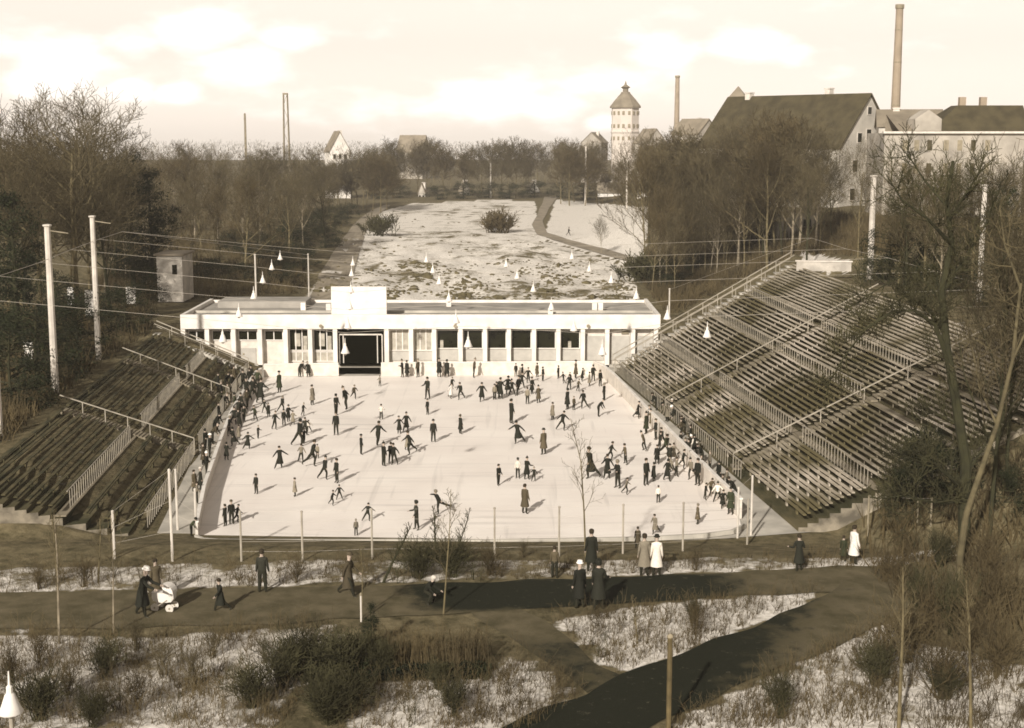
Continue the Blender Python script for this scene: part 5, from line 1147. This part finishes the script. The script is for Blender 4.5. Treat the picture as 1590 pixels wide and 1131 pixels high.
SK = """434 610 33 e stand|465 584 24 d bend|479 584 23 d bend|485 629 31 g stand|538 636 35 d armsout|550 620 22 b|522 645 33 d armsout|522 676 36 d|438 640 25 d|441 661 25 d|427 667 28 d|471 646 20 d armsout|465 693 42 d|479 672 20 l|485 725 42 d|468 718 28 g|504 745 36 d|523 750 38 d stand|435 728 34 d armsout|398 767 31 d stand|458 771 29 g stand|516 785 18 d|527 776 22 d armsout|385 698 26 d|401 681 20 d|396 654 24 e|364 661 28 d|363 693 30 d|393 622 36 d|405 626 38 d|411 641 20 d|383 622 36 d|376 640 30 d|372 665 30 d|350 817 34 d stand|360 815 38 d|368 812 28 d|561 706 31 d stand|587 693 38 d armsout|592 652 24 l|590 600 14 g|596 724 37 d stand|612 722 34 d|607 720 33 d|571 810 28 d push|553 832 22 g stand|620 674 27 d|631 671 30 d|637 706 37 d glide2|625 582 27 d hands|632 582 26 d stand|649 577 28 b stand|682 580 29 d stand|694 581 27 d walk|736 580 29 b wide|664 620 34 d|664 644 24 d stand|700 619 24 w|715 621 27 d glide|748 624 30 d glide|777 620 33 d|768 621 24 g|772 619 26 d|804 614 30 d|795 615 26 d|811 592 26 d|820 595 24 d|801 585 20 d stand|819 628 26 g|836 626 27 b|794 658 38 d stand|804 689 36 d push|844 706 40 b stand|673 687 35 n stand|715 674 30 d stand|858 652 27 g stand|873 669 30 d push|881 636 33 d stand|891 637 21 b stand|906 635 28 d glide2|898 608 19 b|843 592 22 d|834 584 22 b stand|867 588 20 d stand|875 596 18 d|885 595 16 d|894 588 28 b stand|774 754 33 d stand2|804 743 32 l stand|818 745 35 d armsout|829 748 17 d|815 798 46 b stand|647 823 46 n stand2|682 800 40 d lift|917 744 50 d armsout|948 716 30 d|943 744 38 d|959 758 44 d hands|971 721 32 b armsout|972 768 26 g|1003 754 42 d stand|1015 748 30 d|1036 747 34 d wide|1022 781 27 l stand|1083 814 32 b stand|1017 830 32 g|1003 674 34 e stand|1018 683 32 d stand|1012 664 28 b|1033 710 36 e|1020 721 30 d|1028 694 30 d|1055 700 30 d|1069 715 34 d|1046 716 28 g|1078 705 30 d|1083 754 42 d|1073 745 34 g|1060 728 30 d|1103 770 28 b|1114 780 32 l|1134 799 42 e stand|921 593 26 d|932 600 25 d|938 622 27 d|929 647 28 d armsout|915 600 22 g|904 592 20 d|352 715 28 d|371 684 24 g|417 648 22 d|455 660 22 g|472 690 24 d|493 712 22 g|990 650 26 d|1095 776 26 d|1122 790 30 d|1043 734 26 g|378 604 30 d|388 600 28 d|400 604 30 e|390 596 28 d stand|396 612 30 d|384 634 30 b|370 650 30 d|379 656 26 d|403 618 26 n|356 676 30 d|366 640 30 e|1008 660 30 d|1024 700 30 d|1040 722 32 n|1062 712 32 d|1088 740 34 d|1050 740 30 g|1076 728 28 d|788 612 28 d|826 612 26 d|810 604 26 n|884 606 24 d|448 655 26 d|474 676 28 n|1000 700 30 b|632 700 26 g|702 604 18 d"""
def region(px, py):
    if px < 415 and py < 700: return 'in crowd along the left barrier'
    if px < 420: return 'near bottom left of the ice'
    if px > 985 and 640 < py < 735: return 'in the upper right barrier crowd'
    if px > 985 and py >= 735: return 'near bottom right of the ice'
    if py < 600: return 'along far end before the windows'
    if py < 632: return 'in far row, %s ice' % ('left' if px < 600 else ('middle' if px < 790 else 'right'))
    if py < 665: return 'in the second far row'
    if py < 700: return 'a third down the ice'
    if py < 735: return 'across the middle of the ice'
    if py < 775: return 'in near half of ice'
    return 'close to near edge of ice'
for l in SK.split('|'):
    q = l.split(); px, py, ph = float(q[0]), float(q[1]), float(q[2])
    if py < 584.5 and px > 450: py = 586 if px < 930 else py
    person(px, py, ph, q[3], q[4] if len(q) > 4 else None, region=region(px, py), group='skaters on the ice')
# onlookers outside the barrier
GL = 'onlookers outside the rink barrier'
for (px, py, ph, tone, hat, hc) in [(332, 712, 38, 'd', 'hat', WHITE), (327, 740, 38, 'd', 'bobble', WHITE), (318, 762, 36, 'd', 'hat', LIGHT), (312, 782, 34, 'g', 'hair', None), (308, 764, 34, 'b', None, None), (303, 833, 30, 'e', None, None), (336, 690, 34, 'b', None, None), (341, 672, 32, 'd', None, None), (346, 655, 30, 'd', None, None), (352, 640, 30, 'd', None, None), (350, 622, 30, 'd', None, None), (360, 625, 30, 'g', None, None), (366, 610, 30, 'd', None, None), (357, 605, 28, 'd', None, None), (370, 596, 28, 'b', None, None), (345, 607, 28, 'd', None, None), (325, 700, 34, 'd', None, None), (322, 722, 34, 'b', None, None)]:
    person(px-6, py, ph, tone, rp.choice(['stand', 'stand2', 'hands', 'bend']), hat, None, 'outside the left barrier', -80+rp.uniform(-30, 30) if False else 75+rp.uniform(-30, 30), None, hc, group=GL)
for (px, py, ph, tone, hat, hc) in [(1016, 638, 28, 'd', None, None), (1032, 655, 30, 'g', None, None), (1048, 662, 32, 'd', 'hat', WHITE), (1054, 680, 30, 'b', None, None), (1068, 690, 30, 'd', None, None), (1040, 648, 28, 'd', 'hat', LIGHT), (1086, 720, 32, 'd', None, None), (1098, 732, 32, 'g', None, None), (1078, 706, 30, 'l', 'bobble', WHITE), (1112, 748, 32, 'd', None, None), (1096, 745, 32, 'l', None, None), (1125, 762, 34, 'g', None, None), (1135, 775, 36, 'd', None, None), (1118, 770, 34, 'b', None, None), (1062, 676, 30, 'd', None, None)]:
    person(px+4, py, ph, tone, rp.choice(['stand', 'stand2', 'hands', 'bend']), hat, None, 'outside the right barrier', -80+rp.uniform(-30, 30), None, hc, group=GL)
# people on the path and strip
person(408, 921, 68, 'n', 'stand', 'hair', False, '', 180, 'man in dark suit standing on the path with his back to us')
person(541, 926, 68, 'b', 'walk', 'hat', True, '', 75, 'person in dark coat and cap striding along the path edge')
person(222, 958, 86, 'd', 'pushcart', 'hat', True, '', 80, 'dark coated figure in white hat pushing the white pram', WHITE)
person(243, 930, 62, 'b', 'stand', 'hair', True, '', 30, 'brown coated companion standing behind the white pram')
person(343, 950, 52, 'd', 'walk', 'hair', None, '', -60, 'dark clad child walking on the path right of the pram')
person(662, 938, 46, 'd', 'crouch', 'scarf', False, '', 60, 'dark figure crouching on path below the low shrubs', LIGHT)
person(861, 898, 50, 'b', 'stand', 'hair', None, '', 170, 'person in brown jacket standing on snow strip right of centre')
person(900, 945, 74, 'd', 'stand', 'hat', True, '', 200, 'figure in long dark coat and pale hat standing on the damp path', WHITE)
person(918, 888, 66, 'd', 'stand', 'hair', True, '', 180, 'tall dark figure at the fence behind the pair on the path')
person(929, 948, 82, 'd', 'stand2', 'scarf', True, '', 170, 'dark coated woman in headscarf beside the one in pale hat', DARK)
person(1000, 895, 66, 'g', 'stand', 'hair', True, '', 180, 'person in long grey coat watching at the fence')
person(1019, 895, 64, 'l', 'stand', 'hat', True, '', 175, 'person in long pale coat and dark cap beside the grey coat', DARK)
person(990, 852, 34, 'b', 'stand', 'hair', None, '', 180, 'small child at the near kerb of the ice')
person(1240, 888, 58, 'd', 'hands', 'hair', True, '', 190, 'stout person in black coat on the snow strip at right')
person(1309, 872, 40, 'e', 'stand', 'hair', True, '', 150, 'small dark clad child beside the person in white coat')
person(1325, 876, 60, 'w', 'stand', 'hair', True, '', 120, 'dark haired person in white coat at the far right of path')
person(883, 366, 13, 'd', 'walk', 'hair', None, '', 90, 'tiny distant walker on the park road by the snowy bank')
# white pram
pp = ground(256, 948); t = thing('pram', 'white pram with raised hood pushed along the path', 'pram', pp, R(-12))
mb = MB(); prof = [(-.48, .52, .16), (-.40, .42, .2), (0, .36, .22), (.36, .42, .2), (.46, .56, .16)]
vs = []
for x, zb_, w in prof: vs += [(x, -w, .78), (x, w, .78), (x, w*.8, zb_), (x, -w*.8, zb_)]
fs = []
for i in range(4):
    for k in range(4): fs.append((i*4+k, i*4+(k+1) % 4, i*4+4+(k+1) % 4, i*4+4+k))
fs += [(0, 3, 2, 1), (16, 17, 18, 19)]; mb.add(vs, fs); mb.build('body', M['white'], t)
mb = MB(); n = 7; vs = []; fs = []
for i in range(n):
    a = R(0+150*i/(n-1)*.75); 
    for y in (-.22, .22): vs.append((.12+.36*math.cos(a), y, .78+.36*math.sin(a)))
for i in range(n-1): fs.append((2*i, 2*i+1, 2*i+3, 2*i+2))
mb.add(vs, fs); mb.add([(.12, -.22, .78)]+[v for v in vs if v[1] < 0], [tuple(range(n+1))]); mb.add([(.12, .22, .78)]+[v for v in vs if v[1] > 0], [tuple(range(n+1))]); mb.build('hood', M['white'], t)
for x in (-.32, .32):
    for y in (-.24, .24):
        mb = MB(); mb.tube([(x, y-.015, .17), (x, y+.015, .17)], .17, 14); w_ = mb.build('wheel', M['offwhite'], t); mb = MB(); mb.tube([(x, y-.03, .17), (x, y+.03, .17)], .04, 8); mb.build('hub', M['rust'], w_)
mb = MB(); mb.beam((-.32, -.24, .17), (.2, -.2, .5), .03, .03); mb.beam((.32, .24, .17), (-.2, .2, .5), .03, .03); mb.beam((-.45, -.2, .7), (-.85, -.2, .98), .03, .03); mb.beam((-.45, .2, .7), (-.85, .2, .98), .03, .03); mb.beam((-.85, -.2, .98), (-.85, .2, .98), .03, .03); mb.build('handle', M['metal'], t)

# ---------------------------------------------------------------- haze
hm = bpy.data.materials.new('haze'); hm.use_nodes = True; nt = hm.node_tree; nt.nodes.clear()
hv = N(nt.nodes, 'ShaderNodeVolumePrincipled'); hv.inputs['Color'].default_value = (1, .93, .84, 1); hv.inputs['Density'].default_value = .00022; hv.inputs['Anisotropy'].default_value = 0
ho = N(nt.nodes, 'ShaderNodeOutputMaterial'); nt.links.new(hv.outputs[0], ho.inputs['Volume'])
mb = MB(); mb.box((0, 655, 31), (2200, 1320, 68)); tag(mb.build('haze', hm), 'thin pale winter haze over the park', 'haze', kind='stuff')
finish_labels()
